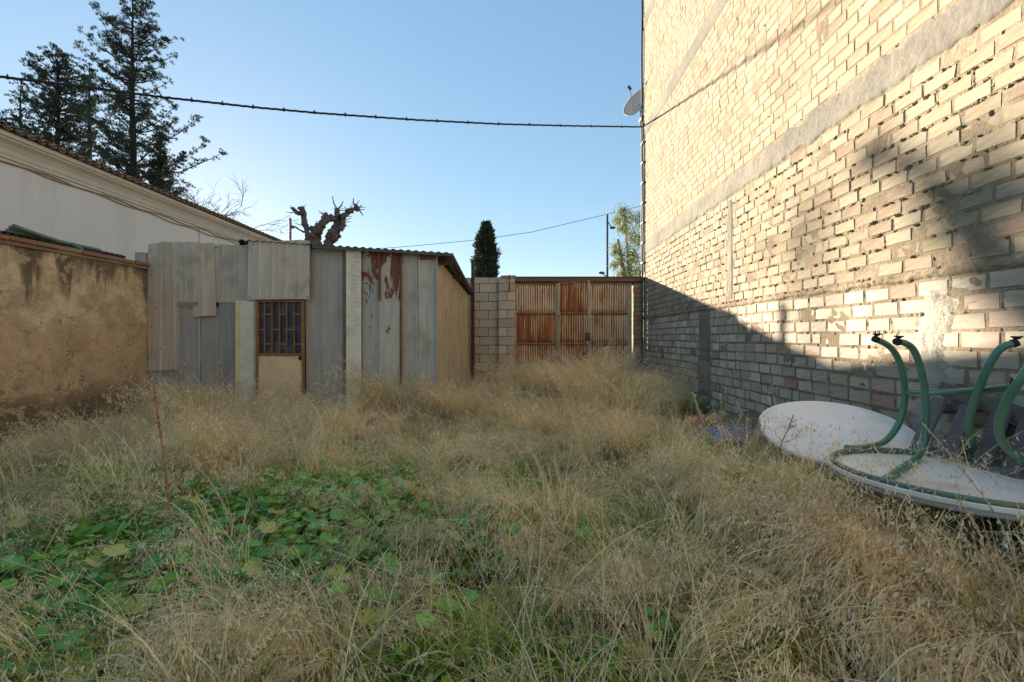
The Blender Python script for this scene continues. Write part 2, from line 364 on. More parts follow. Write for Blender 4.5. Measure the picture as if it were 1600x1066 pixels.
# ------------------------------------------------------------------ ground
WX = 2.73            # brick wall face
LX = -6.04           # garden wall face
def H(x, y):
    h = 0.05*N(x*0.9, y*0.9, 3.1) + 0.02*N(x*3, y*3, 1.0)
    h += 0.26*ss(0.5, 1.6, x)*ss(0.9, 2.2, y)*(1-ss(8.5, 9.5, y))
    h += 0.12*ss(5.5, 8.5, y)
    h -= 0.12*math.exp(-((x+0.28)**2+(y-2.55)**2)/0.10)
    h += 0.08*math.exp(-((x+3.0)**2+(y-4.3)**2)/1.2)
    h += 0.30*ss(1.95, 2.70, x)*ss(3.3, 4.6, y)*(1-ss(5.4, 6.4, y))
    return h
def ground_at(px, py, lift=0.0):
    Y = 1.2
    while Y < 10 and EYE - (py-CY)/F*Y > H((px-CX)/F*Y, Y) + lift: Y += 0.02
    return at(px, py, Y)
def make_ground():
    m = MB(); xs = np.arange(-6.3, 2.95, 0.11); ys = np.arange(-2.5, 10.5, 0.11)
    vs = [(x, y, H(x, y)) for y in ys for x in xs]; nx = len(xs)
    fs = [(j*nx+i, j*nx+i+1, (j+1)*nx+i+1, (j+1)*nx+i) for j in range(len(ys)-1) for i in range(nx-1)]
    m.add(vs, fs, (0.2,0.15,0.1)); o = m.build("ground", M_soil, smooth=True); tag(o, "bare brown soil of the overgrown yard", kind="structure")
    m = MB(); m.add([(-900,-300,-0.25),(900,-300,-0.25),(900,1500,-0.25),(-900,1500,-0.25)], [(0,1,2,3)])
    o = m.build("terrain", M_soil); tag(o, "flat earth stretching away beyond the walls", kind="structure")
make_ground()

# ------------------------------------------------------------------ brick building on the right
bb = thing("brick_building", "tall windowless building side of pale yellow bricks along the right of the yard", "building", (WX, 4, 0))
UP = [(0.66,0.555,0.39)]*8 + [(0.68,0.595,0.44)]*7 + [(0.64,0.52,0.38)]*3 + [(0.61,0.455,0.33)]*3 + [(0.52,0.41,0.30)]*2 + [(0.58,0.51,0.33)]*1 + [(0.53,0.43,0.31)]*1
LOW = [(0.72,0.62,0.48)]*6 + [(0.78,0.70,0.57)]*5 + [(0.68,0.53,0.43)]*4 + [(0.60,0.38,0.30)]*1 + [(0.60,0.53,0.43)]*3
YF = 10.37; YN = -3.0
strips = [(5.94, 6.10, 1.94, 3.05), (6.66, 7.06, -0.3, 1.80)]   # y0,y1,z0,z1: plastered chases
hatch = (6.70, 6.96, 0.55, 1.20)
zones = [(-0.25, 1.835, 0.1135, LOW, 1.0), (1.905, 3.29, 0.1035, UP, 1.0), (3.58, 5.93, 0.1045, UP, 0.25), (6.20, 8.40, 0.1045, UP, 0.15), (8.66, 9.7, 0.104, UP, 0.1)]
bricks = []; joints = []
for zi, (z0, z1, p, pal, mess) in enumerate(zones):
    n = int(round((z1-z0)/p)); p = (z1-z0)/n
    for k in range(n):
        zz = z0 + k*p; off = (k % 2)*0.12 + U(-0.03, 0.03); y = YN + off - 0.24
        joints.append((zz, mess, zi))
        while y < YF:
            L_ = 0.24 + U(-0.012, 0.012)
            if zi == 0 and R.random() < 0.12: L_ *= 0.55
            a, b = max(y, YN) + 0.006, min(y + L_, YF) - 0.006
            y += L_
            segs = [(a, b)]
            for sy0, sy1, sz0, sz1 in strips:
                if zz + p > sz0 and zz < sz1:
                    new = []
                    for q0, q1 in segs:
                        if q1 <= sy0 or q0 >= sy1: new.append((q0, q1)); continue
                        if q0 < sy0 - 0.02: new.append((q0, sy0 - U(0, .01)))
                        if q1 > sy1 + 0.02: new.append((sy1 + U(0, .01), q1))
                    segs = new
            for q0, q1 in segs:
                if q1 - q0 < 0.03: continue
                bricks.append((q0, q1, zz + 0.006, zz + p - 0.006, pal, mess))
def wav(y, z): return 0.010*N(y*0.7, z*0.8, 9.0) + 0.004*N(y*3, z*2, 2.0)
def proj_area(b):
    y0, y1, z0, z1 = b[:4]
    if y0 < 0.6: return 0
    xa, xb = CX + F*WX/y1, CX + F*WX/y0
    za, zb = CY - (z1-EYE)*F/y1, CY - (z0-EYE)*F/y1
    if xb > 1602 or za < 0 or zb > 720: return 0
    return (xb-xa)*(zb-za)
order = sorted(range(len(bricks)), key=lambda i: -proj_area(bricks[i])); solo = set(order[:298])
def one_brick(m, q0, q1, z0, z1, pal, mess, local=None):
    c = list(R.choice(pal)); v = U(0.86, 1.08)*(0.565 if z0 > 1.87 else 0.74); c = [min(0.8, t*v) for t in c]
    g_ = 0.0035*mess + 0.0015
    pr = U(-0.003, 0.004)*mess + U(-.001,.001)
    w = 0.001 + 0.0025*mess
    def jj(): return U(-w, w)
    ym = (q0+q1)/2; zo = wav(ym, (z0+z1)/2)
    tl = U(-1,1)*0.003*mess
    P = []
    cr = [(q0+g_, z0+g_), (q1-g_, z0+g_), (q1-g_, z1-g_), (q0+g_, z1-g_)]
    if mess > 0.5 and R.random() < 0.25:
        k = R.randrange(4); cy_, cz_ = cr[k]; cr[k] = (cy_ + (0.016 if k in (0,3) else -0.016)*R.random(), cz_ + (0.014 if k < 2 else -0.014)*R.random())
    cr = [(a+jj(), b+jj()+zo+(a-ym)*tl*4) for a, b in cr]
    bev = 0.0035
    cyc = sum(a for a, b in cr)/4; czc = sum(b for a, b in cr)/4
    outer = [Vector((WX + 0.016, a, b)) for a, b in cr]
    midr = [Vector((WX - pr + 0.004, a, b)) for a, b in cr]
    inn = [Vector((WX - pr + U(-.001,.001)*mess, a + (bev if a < cyc else -bev), b + (bev if b < czc else -bev))) for a, b in cr]
    if local is not None: outer = [v-local for v in outer]; midr = [v-local for v in midr]; inn = [v-local for v in inn]
    vs = outer + midr + inn
    fs = [(8,11,10,9)]
    for i in range(4):
        j = (i+1) % 4; fs.append((4+i, 8+i, 8+j, 4+j)); fs.append((i, 4+i, 4+j, j))
    m.add(vs, fs, c)
rest = MB()
for i, b in enumerate(bricks):
    if i in solo:
        o_ = Vector((WX, (b[0]+b[1])/2, (b[2]+b[3])/2)); m = MB(); one_brick(m, *b, local=o_)
        o = m.build("brick", M_brick); o.location = o_; rebase(bb, o)
    else: one_brick(rest, *b)
o = rest.build("brick_courses", M_brick); rebase(bb, o); o["kind"] = "stuff"
# mortar bed, displaced, and the body of the building behind it
m = MB(); ys = np.concatenate([np.arange(YN, 1.5, 0.25), np.arange(1.5, YF, 0.05), [YF]]); zs = np.concatenate([np.arange(-0.3, 3.7, 0.04), np.arange(3.7, 9.6, 0.15), [9.7]])
vs = [(WX + 0.0030 + 0.003*N(y*16, z*16, 5) + 0.004*N(y*2.3, z*2.9, 8), y, z) for z in zs for y in ys]; nx = len(ys)
m.add(vs, [(j*nx+i, (j+1)*nx+i, (j+1)*nx+i+1, j*nx+i+1) for j in range(len(zs)-1) for i in range(nx-1)], (1,1,1))
rebase(bb, m.build("mortar_bed", M_mortar))
m = MB(); m.box((WX+0.03, YN, -0.3), (WX+9, YF, 9.7)); rebase(bb, m.build("building_body", M_mortar))
# squeezed-out mortar lumps along the joints
m = MB()
for (zz, mess, zi) in joints:
    if zi > 2 : continue
    y = 1.2
    while y < (YF if zi < 2 else 6.0):
        dens = (0.5 + 0.5*N(y*1.3, zz*1.7, 4.4)) * (1.0 if mess > 0.5 else 0.18)
        ln = U(0.010, 0.045) if zi != 0 else U(0.01, 0.03)
        if R.random() < dens*0.62:
            hgt = U(0.006, 0.014)*(1.0 + 0.5*R.random()); pr = U(0.004, 0.020) if zi == 1 else U(0.001, 0.009)
            skip = any(a-0.02 < y < b+0.02 and c0 < zz < d0 for a, b, c0, d0 in strips)
            if not skip:
                m.blob((WX + 0.004, y, zz + wav(y, zz) + U(-.003,.002)), (pr+0.004, ln*0.7, hgt), 6, 4, jit=0.35)
        y += ln*U(0.9, 1.8)
o = m.build("mortar_lumps", M_mortar); rebase(bb, o); o["kind"] = "stuff"
m = MB()
for b in bricks:
    if b[5] > 0.5 and b[0] > 1.5 and R.random() < 0.33:
        z = U(b[2], b[3]); 
        for _ in range(R.randint(1, 3)):
            z = U(b[2], b[3]); m.blob((WX + 0.005, b[1] + 0.006, z + wav(b[1], z)), (U(.004,.012), U(.005,.010), U(.008,.022)), 6, 4, jit=0.3)
o = m.build("upright_joint_lumps", M_mortar); rebase(bb, o); o["kind"] = "stuff"

def rough_patch(name, material, y0, y1, z0, z1, prot, edge=0.03, step=0.03, nz=None, ejit=0.02, rough=0.006, seed=0.0, shape=None, col=(1,1,1), power=1.0, low=1.0):
    nu = max(2, int((y1-y0)/step)); nv = nz or max(3, int((z1-z0)/step)); m = MB(); vs = []
    for j in range(nv+1):
        for i in range(nu+1):
            u = i/nu; v = j/nv; y = y0+(y1-y0)*u
            zb = z0 + ejit*N(y*5, seed, 1)+ejit*0.5*N(y*16, seed, 2); zt = z1 + ejit*N(y*5, seed, 7)+ejit*0.5*N(y*16, seed, 8)
            z = zb + (zt-zb)*v
            if shape:
                y = shape(u, v)
            dz = min(z-zb, zt-z); dy = min(u, 1-u)*(y1-y0) if (y1-y0) < 2 else 9
            e = min(1, max(0, dz/edge))**power * min(1, max(0, dy/edge))**power
            x = WX + 0.014 - (0.014+prot)*e - rough*N(y*22, z*22, seed)*e - rough*1.5*low*N(y*6, z*6, seed+4)*e - rough*0.7*N(y*50, z*50, seed+2)*e
            vs.append((x, y, z))
    fs = [(j*(nu+1)+i, (j+1)*(nu+1)+i, (j+1)*(nu+1)+i+1, j*(nu+1)+i+1) for j in range(nv) for i in range(nu)]
    m.add(vs, fs, col); o = m.build(name, material, smooth=True); rebase(bb, o); return o
rough_patch("concrete_band", M_conc, YN, YF, 3.29, 3.575, 0.010, 0.02, 0.022, 12, 0.050, 0.005, 1.0)
rough_patch("concrete_band", M_conc, YN, YF, 5.91, 6.22, 0.014, 0.02, 0.08, 6, 0.010, 0.003, 2.0)
rough_patch("concrete_band", M_conc, YN, YF, 8.38, 8.68, 0.014, 0.02, 0.10, 6, 0.010, 0.003, 3.0)
rough_patch("mortar_ledge", M_mortar, YN, YF, 1.828, 1.905, 0.016, 0.03, 0.014, 9, 0.026, 0.012, 4.0, power=0.8, low=0.25)
rough_patch("plastered_chase", M_conc, 5.92, 6.12, 1.93, 3.28, 0.006, 0.03, 0.03, 40, 0.01, 0.006, 5.0, shape=lambda u, v: 5.93 + (0.17 + 0.03*N(v*9, 1))*u + 0.02*N(v*7, 3))
rough_patch("plastered_chase", M_conc, 6.62, 7.10, 1.21, 1.83, 0.012, 0.04, 0.04, 26, 0.01, 0.006, 6.0)
rough_patch("plastered_chase", M_conc, 6.97, 7.12, -0.2, 1.20, 0.010, 0.03, 0.03, 40, 0.01, 0.006, 7.0)
rough_patch("plastered_chase", M_conc, 6.60, 6.69, -0.2, 1.20, 0.010, 0.03, 0.02, 40, 0.01, 0.006, 8.0)
rough_patch("plaster_lump", M_plaster_rough, 2.80, 3.26, -0.1, 1.83, 0.010, 0.16, 0.016, 110, 0.015, 0.009, 9.0,
            shape=lambda u, v: (2.84 + 0.10*N(v*5, 1.2) + 0.04*N(v*17, 3.2)) + (0.37 + 0.14*N(v*4, 5.0) + 0.06*N(v*19, 2))*u, power=0.7)
m = MB(); m.bbox((WX+0.004, hatch[0], hatch[2]), (WX+0.03, hatch[1], hatch[3]-0.10), 0.003, col=(0.30,0.13,0.045)); o = m.build("rusty_hatch", M_steel); rebase(bb, o)
o["label"] = "narrow rust brown metal hatch"
m = MB(); m.bbox((WX-0.012, hatch[0]-0.01, hatch[3]-0.10), (WX+0.03, hatch[1]+0.01, hatch[3]), 0.004, col=(0.22,0.2,0.19)); o = m.build("hatch_lintel", M_block); rebase(bb, o)
# conduit run down the far corner
m = MB()
for k, (yy, xx, zt, zb, r) in enumerate([(10.36, WX-0.035, 9.7, 2.95, 0.022), (10.30, WX-0.03, 6.28, 2.92, 0.018), (10.22, WX-0.022, 6.1, 2.9, 0.010)]):
    m.tube([(xx + 0.006*math.sin(z*3+k), yy + 0.008*math.sin(z*2.1+k*2), z) for z in np.linspace(zb, zt, 22)], r, 6, col=(0.05,0.048,0.05))
for z in np.arange(3.1, 6.2, 0.45): m.box((WX-0.06, 10.20, z), (WX, 10.385, z+0.03), col=(0.12,0.11,0.1))
tag(m.build("corner_cables", M_cable, smooth=False), "dark cables clipped upright down the far corner of the brick building", "cable")

# satellite dish behind the far corner
sd = thing("satellite_dish", "pale grey satellite dish fixed at the far corner of the brick building", "satellite dish", (2.70, 10.62, 7.0))
def obj_of(m, name, material, root, sm=False):
    o = m.build(name, material, smooth=sm); rebase(root, o); return o
ax = Vector((-0.62, -0.55, 0.42)).normalized(); Mq = ax.to_track_quat('Z', 'Y').to_matrix()
m = MB(); c0 = Vector((2.74, 10.72, 6.93)); prof = []
n = 28; rings = 6; vs = []
for s_ in (0, 1):
    for i in range(rings+1):
        rr = 0.42*i/rings
        for j in range(n):
            t = 2*math.pi*j/n; vs.append(c0 + Mq @ Vector((rr*math.cos(t)*0.93, rr*math.sin(t), 0.42*rr*rr*1.3 - s_*0.012)))
fs = []
for s_ in (0, 1):
    o_ = s_*(rings+1)*n
    for i in range(rings):
        for j in range(n):
            q = (o_+i*n+j, o_+i*n+(j+1)%n, o_+(i+1)*n+(j+1)%n, o_+(i+1)*n+j); fs.append(q if s_ == 0 else q[::-1])
for j in range(n): fs.append((rings*n+j, rings*n+(j+1)%n, (rings+1)*n+rings*n+(j+1)%n, (rings+1)*n+rings*n+j))
m.add(vs, fs, (0.50,0.49,0.47)); obj_of(m, "reflector", M_paint, sd, True)
m = MB(); tip = c0 + ax*0.36 + Vector((-0.04,0,0.08)); m.tube([c0 + Mq @ Vector((0,-0.40,0.06)), tip], 0.012, 6, col=(0.35,0.35,0.36)); obj_of(m, "feed_arm", M_steel, sd)
m = MB(); m.tube([tip - ax*0.02, tip + ax*0.07], [0.035, 0.03], 8, col=(0.03,0.035,0.05)); obj_of(m, "receiver", M_cable, sd)
m = MB(); m.tube([c0 - ax*0.01, Vector((2.72,10.62,6.78)), Vector((2.72,10.62,6.35))], 0.018, 6, col=(0.12,0.13,0.16)); m.box((2.70,10.385,6.45),(2.78,10.64,6.5), col=(0.12,0.13,0.16)); obj_of(m, "mast", M_steel, sd)

# ------------------------------------------------------------------ overhead cable across the sky
m = MB(); pts = []
for t in np.linspace(0, 1, 90):
    px = -420 + (1003+420)*t
    py = np.interp(px, [-420, 0, 125, 250, 400, 500, 650, 780, 900, 1003], [60, 120, 135, 151.5, 168, 177, 187.5, 194, 197, 198.5])
    kx = (px-CX)/F; tt = (WX - kx*10.36)/(1 - kx*0.445); pts.append(at(px, py, 10.36 - 0.445*tt))
m.tube(pts, 0.014, 6, col=(0.022,0.024,0.03))
for ph in (0, 2.1, 4.2):
    hp = []
    for i in range(len(pts)*4-4):
        a, b = pts[i//4], pts[i//4+1]; p = a.lerp(b, (i % 4)/4); t = i*0.55 + ph; hp.append(p + Vector((0, math.cos(t)*0.012, math.sin(t)*0.012)))
    m.tube(hp, 0.008, 4, col=(0.03,0.032,0.038))
for i in range(1, len(pts)-1):
    if i % 3 == 0: p = pts[i]; m.tube([p - Vector((0.015,0,0)), p + Vector((0.015,0,0))], 0.024, 6, col=(0.02,0.02,0.025)); m.box((p.x-.006,p.y-.006,p.z),(p.x+.006,p.y+.006,p.z+.045), col=(0.02,0.02,0.025))
tag(m.build("overhead_cable", M_cable), "thick black twisted cable with ties strung across the sky to the brick building", "cable")

# ------------------------------------------------------------------ garden wall, left
gw = thing("garden_wall", "stained ochre rendered garden wall with flat clay coping along the left", "wall", (LX, 3, 0))
m = MB(); ys = np.arange(-3.0, 7.45, 0.06); zs = np.arange(-0.2, 2.56, 0.06); nx = len(ys)
vs = [(LX + 0.018*N(y*1.7, z*1.7, 1) + 0.007*N(y*8, z*8, 2) + 0.003*N(y*25, z*25, 2), y, z) for z in zs for y in ys]
m.add(vs, [(j*nx+i, j*nx+i+1, (j+1)*nx+i+1, (j+1)*nx+i) for j in range(len(zs)-1) for i in range(nx-1)])
m.box((LX-0.24, -3.0, -0.2), (LX-0.03, 7.39, 2.535))
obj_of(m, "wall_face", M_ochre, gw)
y = -2.9
while y < 7.25:
    L_ = 0.285 + U(-.015,.015); c = R.choice([(0.34,0.20,0.125),(0.40,0.25,0.15),(0.30,0.22,0.16),(0.36,0.17,0.10)])
    o_ = Vector((LX-0.10, y+L_/2, 2.60 + U(-.004,.004))); m = MB()
    m.bbox((-0.19, -L_/2+0.004, -0.026), (0.145+U(-.01,.01), L_/2-0.004, 0.024), 0.005, jit=0.003, col=c)
    o = m.build("coping_tile", M_clay); o.location = o_; rebase(gw, o); y += L_
m = MB(); m.box((LX-0.26, -3, 2.53), (LX+0.02, 7.33, 2.575), col=(0.25,0.2,0.15)); obj_of(m, "mortar_bed", M_mortar, gw)
# lean-to roof behind the wall: thin sheet sloping over, with hose laid on it
lt = thing("lean_to_roof", "dark corrugated lean-to roof edge showing behind the garden wall", "roof", (-7, 3, 2.6))
def sheet(y_or, u0, u1, v0, v1, pitch=0.1, h=0.02, w=0.35, kind="trap", nv=1, col=(0.4,0.4,0.4), jt=0.0, jb=0.0, thick=0.003, curl=None, rustcol=None, seed=0, colfn=None):
    """ribbed sheet in local (u across, v up, n out); returns verts, faces, cols for a closed thin sheet"""
    us = []
    if kind == "trap":
        u = u0; prof = []
        while u < u1 - 1e-6:
            for du, hh in ((0, 0), (pitch*(1-w), 0), (pitch*(1-w*0.75), h), (pitch*(1-w*0.25), h)):
                if u + du <= u1 + 1e-6: prof.append((u+du, hh))
            u += pitch
        prof.append((u1, 0))
    else:
        n = max(4, int((u1-u0)/pitch*8)); prof = [(u0+(u1-u0)*i/n, h*0.5*(1-math.cos(2*math.pi*(u1-u0)/pitch*i/n))) for i in range(n+1)]
    vs = []; cols = []; k = len(prof)
    for s_ in (0, 1):
        for j in range(nv+1):
            for (u, hh) in prof:
                t = j/nv; v = v0 + (v1-v0)*t
                if j == nv: v += jt*N(u*9+seed, 1.5)
                if j == 0: v += jb*N(u*9+seed, 7.5)
                nn = hh - s_*thick + (curl(u, t) if curl else 0)
                vs.append((u, v, nn)); cols.append(colfn(u, t, hh/h if h else 0) if colfn else col)
    fs = []
    for s_ in (0, 1):
        o_ = s_*(nv+1)*k
        for j in range(nv):
            for i in range(k-1):
                q = (o_+j*k+i, o_+j*k+i+1, o_+(j+1)*k+i+1, o_+(j+1)*k+i); fs.append(q if s_ == 0 else q[::-1])
    o2 = (nv+1)*k
    for i in range(k-1):
        fs.append((i+1, i, o2+i, o2+i+1)); a = nv*k; fs.append((a+i, a+i+1, o2+a+i+1, o2+a+i))
    for j in range(nv):
        fs.append((j*k, (j+1)*k, o2+(j+1)*k, o2+j*k)); a = k-1; fs.append(((j+1)*k+a, j*k+a, o2+j*k+a, o2+(j+1)*k+a))
    return vs, fs, cols
def add_sheet(m, M, *a, **k):
    vs, fs, cols = sheet(None, *a, **k); n = m.add([M @ Vector(v) for v in vs], fs); m.c[n:] = [tuple(c) for c in cols]
# frame: u -> +Y, v -> -X (rising away), n -> up
Ml = Matrix(((0, -0.985, -0.17, -6.28), (1, 0, 0, 0), (0, 0.17, -0.985*-1, 2.70), (0,0,0,1)))
m = MB(); add_sheet(m, Ml, -3, 7.2, 0, 1.7, 0.09, 0.03, kind="sin", nv=1, col=(0.075,0.068,0.065)); obj_of(m, "roof_sheet", M_sheet, lt)
m = MB(); m.box((-6.36, -3, 2.62), (-6.30, 7.2, 2.70), col=(0.09,0.075,0.06)); m.box((-8.0, -3, 0), (-7.9, 7.2, 2.9), col=(0.09,0.075,0.06)); obj_of(m, "rafter", M_wood, lt)
m = MB()
for k in range(3):
    pts = [at(px, py, Y) for px, py, Y in ((14+k*5, 345, 5.55), (30, 352-k*2, 5.7), (50, 362-k*3, 5.9), (66, 368-k*3, 6.1), (76, 372-k*3, 6.25), (79, 378, 6.2))]
    pts = [Vector((-6.30 + 0.04*k, p.y + 0.1*i, 2.745 - 0.020*i + 0.02*k + 0.02*math.sin(i*1.3+k))) for i, p in enumerate(pts)]
    m.tube(pts, 0.026, 7, col=(0.14,0.19,0.16))
m.tube([(-6.2,6.25,2.72),(-6.16,6.35,2.66),(-6.12,6.30,2.64)], 0.026, 7, col=(0.14,0.19,0.16))
tag(m.build("garden_hose", M_plastic, smooth=True), "dull green hose bundle lying on top of the garden wall", "hose")

# ------------------------------------------------------------------ house behind, left
hb = thing("plastered_house", "long cream rendered house with clay tile eaves behind the garden wall", "house", (-10.2, 16, 0))
ev0 = Vector((-9.62, 3.0)); ev1 = Vector((-10.55, 34.0))         # eave line in plan
dirE = (ev1-ev0).normalized(); out = Vector((dirE.y, -dirE.x))        # +X side
def EV(s, o, z): p = ev0 + dirE*s + out*o; return Vector((p.x, p.y, z))
LE = (ev1-ev0).length; ZE = 5.38
m = MB(); prof = [(-0.30, -0.3), (-0.30, ZE-0.50)]
vs = [EV(0,-0.30,-0.3), EV(LE,-0.30,-0.3), EV(LE,-0.30,ZE-0.42), EV(0,-0.30,ZE-0.42), EV(0,-9,-0.3), EV(LE,-9,-0.3), EV(LE,-9,ZE-0.42), EV(0,-9,ZE-0.42)]
m.add(vs, [(0,1,2,3),(5,4,7,6),(1,5,6,2),(4,0,3,7),(3,2,6,7)], (0.6,0.5,0.43)); obj_of(m, "house_wall", M_building, hb)
m = MB(); prof = [(-0.32, ZE-0.46), (-0.255, ZE-0.46), (-0.25, ZE-0.40), (-0.235, ZE-0.385), (-0.215, ZE-0.30), (-0.165, ZE-0.215), (-0.10, ZE-0.165), (-0.075, ZE-0.16), (-0.07, ZE-0.12), (-0.03, ZE-0.115), (-0.03, ZE-0.03), (-0.32, ZE-0.03)]
k = len(prof); vs = [EV(s, o, z) for s in (0, LE) for o, z in prof]; m.add(vs, [(i, (i+1)%k, k+(i+1)%k, k+i) for i in range(k)], (0.72,0.63,0.49)); obj_of(m, "cornice", M_cornice, hb)
m = MB(); rise = math.tan(math.radians(13))
vs = [EV(-0.1,0.02,ZE-0.025), EV(LE+.1,0.02,ZE-0.025), EV(LE+.1,-4.6,ZE-0.025+4.6*rise), EV(-0.1,-4.6,ZE-0.025+4.6*rise), EV(-0.1,-9.2,ZE-0.025), EV(LE+.1,-9.2,ZE-0.025)]
m.add(vs, [(0,1,2,3),(3,2,5,4),(0,3,4),(1,5,2),(0,4,5,1)], (0.24,0.15,0.10)); obj_of(m, "roof_bed", M_tile, hb)
def tile_mesh(cv):                    # barrel tile, cover (cv=1) or pan (cv=-1), along -out, 0.42 long
    m = MB(); n = 7; vs = []
    for s_ in (0, 1):
        for j, (d, rr) in enumerate(((0.05, 0.088), (-0.38, 0.072))):
            for i in range(n+1):
                a = math.pi*i/n; q = rr - s_*0.014
                vs.append((math.cos(a)*q, d, (math.sin(a)*q*0.75)*cv - d*rise))
    fs = []
    for s_ in (0, 1):
        o_ = s_*2*(n+1)
        for i in range(n): q = (o_+i, o_+i+1, o_+n+1+i+1, o_+n+1+i); fs.append(q if s_ else q[::-1])
    for i in range(n): fs.append((i, i+1, 2*(n+1)+i+1, 2*(n+1)+i))
    m.add(vs, fs, R.choice([(0.34,0.19,0.12),(0.28,0.17,0.12),(0.38,0.24,0.16),(0.22,0.15,0.115)])); return m.mesh("roof_tile")
tms = {1: [tile_mesh(1) for _ in range(5)], -1: [tile_mesh(-1) for _ in range(5)]}
for mm in tms[1]+tms[-1]: mm.materials.append(M_tile)
ang = math.atan2(dirE.y, dirE.x)
cnt = 0; s = 3.4; farc = MB()
Rz = Matrix.Rotation(ang, 4, 'Z')
while s < LE-0.2:
    for cv in (1, -1):
        for row in range(3):
            ss_ = s + (0.1 if cv < 0 else 0)
            p = EV(ss_, -0.30*row + U(-.012,.012), ZE + (0.035 if cv > 0 else 0.05) + 0.30*row*rise + U(-.004,.004))
            if row == 0 and s < 19 or (row == 1 and cv == 1 and s < 14):
                o = link("roof_tile", R.choice(tms[cv]), None); o.location = p; o.rotation_euler = (0, 0, ang + math.pi + U(-.03,.03) + 0)
                # local +Y must point outwards
                o.rotation_euler.z = math.atan2(out.y, out.x) - math.pi/2 + U(-.03,.03)
                rebase(hb, o); cnt += 1
            else:
                me = R.choice(tms[cv]); Mz = Matrix.Translation(p) @ Matrix.Rotation(math.atan2(out.y, out.x) - math.pi/2, 4, 'Z')
                farc.add([Mz @ v.co for v in me.vertices], [tuple(q.vertices) for q in me.polygons], (0.3,0.19,0.13))
    s += 0.21
o = farc.build("far_roof_tiles", M_tile); rebase(hb, o); o["kind"] = "stuff"
m = MB()
for k, dz in enumerate((0.50, 0.55)):
    pts = [EV(s, -0.275, ZE - dz - 0.05*math.sin(s*1.9+k)**2 - 0.03*k*math.sin(s*0.7)) for s in np.linspace(0, LE, 90)]; m.tube(pts, 0.014, 4, col=(0.34,0.28,0.20))
m.tube([EV(11.4,-0.29,ZE-0.5), EV(11.4,-0.29,2.0)], 0.010, 4, col=(0.45,0.38,0.33))
tag(m.build("house_cables", M_cable), "thin sagging cables clipped under the cornice of the cream house", "cable")

# ------------------------------------------------------------------ shed
SY = 7.33
sh = thing("tin_shed", "patched corrugated tin shed with rusty door beside the garden wall", "shed", (-3.7, SY, 0))
def PX(px): return (px-CX)/F*SY
def PZ(py): return EYE - (py-CY)/F*SY
def front(dy=0.0): return Matrix(((1,0,0,0),(0,0,-1,SY-dy),(0,1,0,0),(0,0,0,1)))   # u->X, v->Z, n->-Y
GREY = (0.48,0.42,0.345); BLUE = (0.37,0.34,0.305); BRN = (0.56,0.45,0.34); LGREY = (0.55,0.475,0.385)
def panel(name, x0, x1, yt, yb, dy, pitch=0.2, h=0.018, w=0.25, col=GREY, mt=None, jt=0.0, jb=0.0, rot=0.0, label=None, curl=None):
    m = MB(); M = front(dy)
    if rot:
        cx_, cz_ = (PX(x0)+PX(x1))/2, (PZ(yt)+PZ(yb))/2; M = M @ Matrix.Translation((cx_,cz_,0)) @ Matrix.Rotation(math.radians(rot),4,'Z') @ Matrix.Translation((-cx_,-cz_,0))
    cv = vary(col, .92, 1.08, .012)
    sd_ = U(0,50)
    def cf(u, t, hh): k = 1+0.10*N(u*6+sd_, 1.0)+0.06*hh; return tuple(q*k for q in cv)
    add_sheet(m, M, PX(x0), PX(x1), PZ(yb), PZ(yt), pitch, h, w, nv=14, jt=jt, jb=jb, seed=U(0,99), colfn=cf, curl=curl or (lambda u, t: 0.012*N(u*3+sd_, t*3) + 0.006*N(u*9+sd_, t*8)))
    o = m.build(name, mt or M_sheet); rebase(sh, o)
    if label: o["label"] = label
    return o
wob = lambda a: (lambda u, t: a*(t**2)*N(u*4, 3.3) + 0.012*N(u*2.3, t*2.0))
panel("wall_sheet", 233, 282, 380, 579, 0.02, 0.225, col=BRN, jt=0.03, jb=0.02, curl=wob(0.05))
panel("wall_sheet", 233, 284, 560, 680, 0.0, 0.18, col=BLUE)
panel("wall_sheet", 281, 314, 474, 680, 0.02, 0.34, 0.012, 0.12, col=BLUE)
panel("wall_sheet", 312, 345, 480, 680, 0.0, 0.30, 0.012, 0.15, col=BLUE)
panel("wall_sheet", 343, 372, 470, 680, 0.02, 0.26, 0.012, 0.15, col=(0.325,0.305,0.28))
panel("wall_sheet", 276, 320, 379, 480, 0.035, 0.21, col=LGREY, jt=0.03, curl=wob(0.04))
panel("hanging_sheet", 304, 340, 381, 494, 0.055, 0.20, col=BRN, rot=2.0, jb=0.02, curl=wob(0.05), label="narrow crooked sheet hanging lower than its neighbours")
panel("wall_sheet", 336, 402, 383, 473, 0.04, 0.19, col=GREY, jt=0.02, curl=wob(0.03))
panel("overhanging_sheet", 394, 489, 378, 469, 0.10, 0.21, 0.014, 0.2, col=LGREY, rot=0.5, jt=0.02, label="wide curled sheet nailed over the door head", curl=lambda u, t: 0.03*(1-t)+0.01*N(u*3,t*3))
m = MB(); m.bbox((PX(281), SY-0.06, PZ(478)), (PX(314), SY-0.035, PZ(472)), 0.004, col=(0.40,0.29,0.18)); obj_of(m, "timber_batten", M_wood, sh)
panel("wall_sheet", 478, 541, 389, 680, 0.0, 0.30, 0.014, 0.12, col=(0.42,0.39,0.335))
panel("peeling_sheet", 566, 596, 391, 680, 0.0, 0.17, 0.010, 0.2, col=(0.43,0.41,0.36), mt=M_peel, label="narrow grey sheet with small rust spots right of the pale board")
panel("peeling_sheet", 593, 629, 391, 680, 0.02, 0.34, 0.02, 0.10, col=(0.50,0.46,0.38), mt=M_peel, label="peeling grey sheet with large red rust patches near its top")
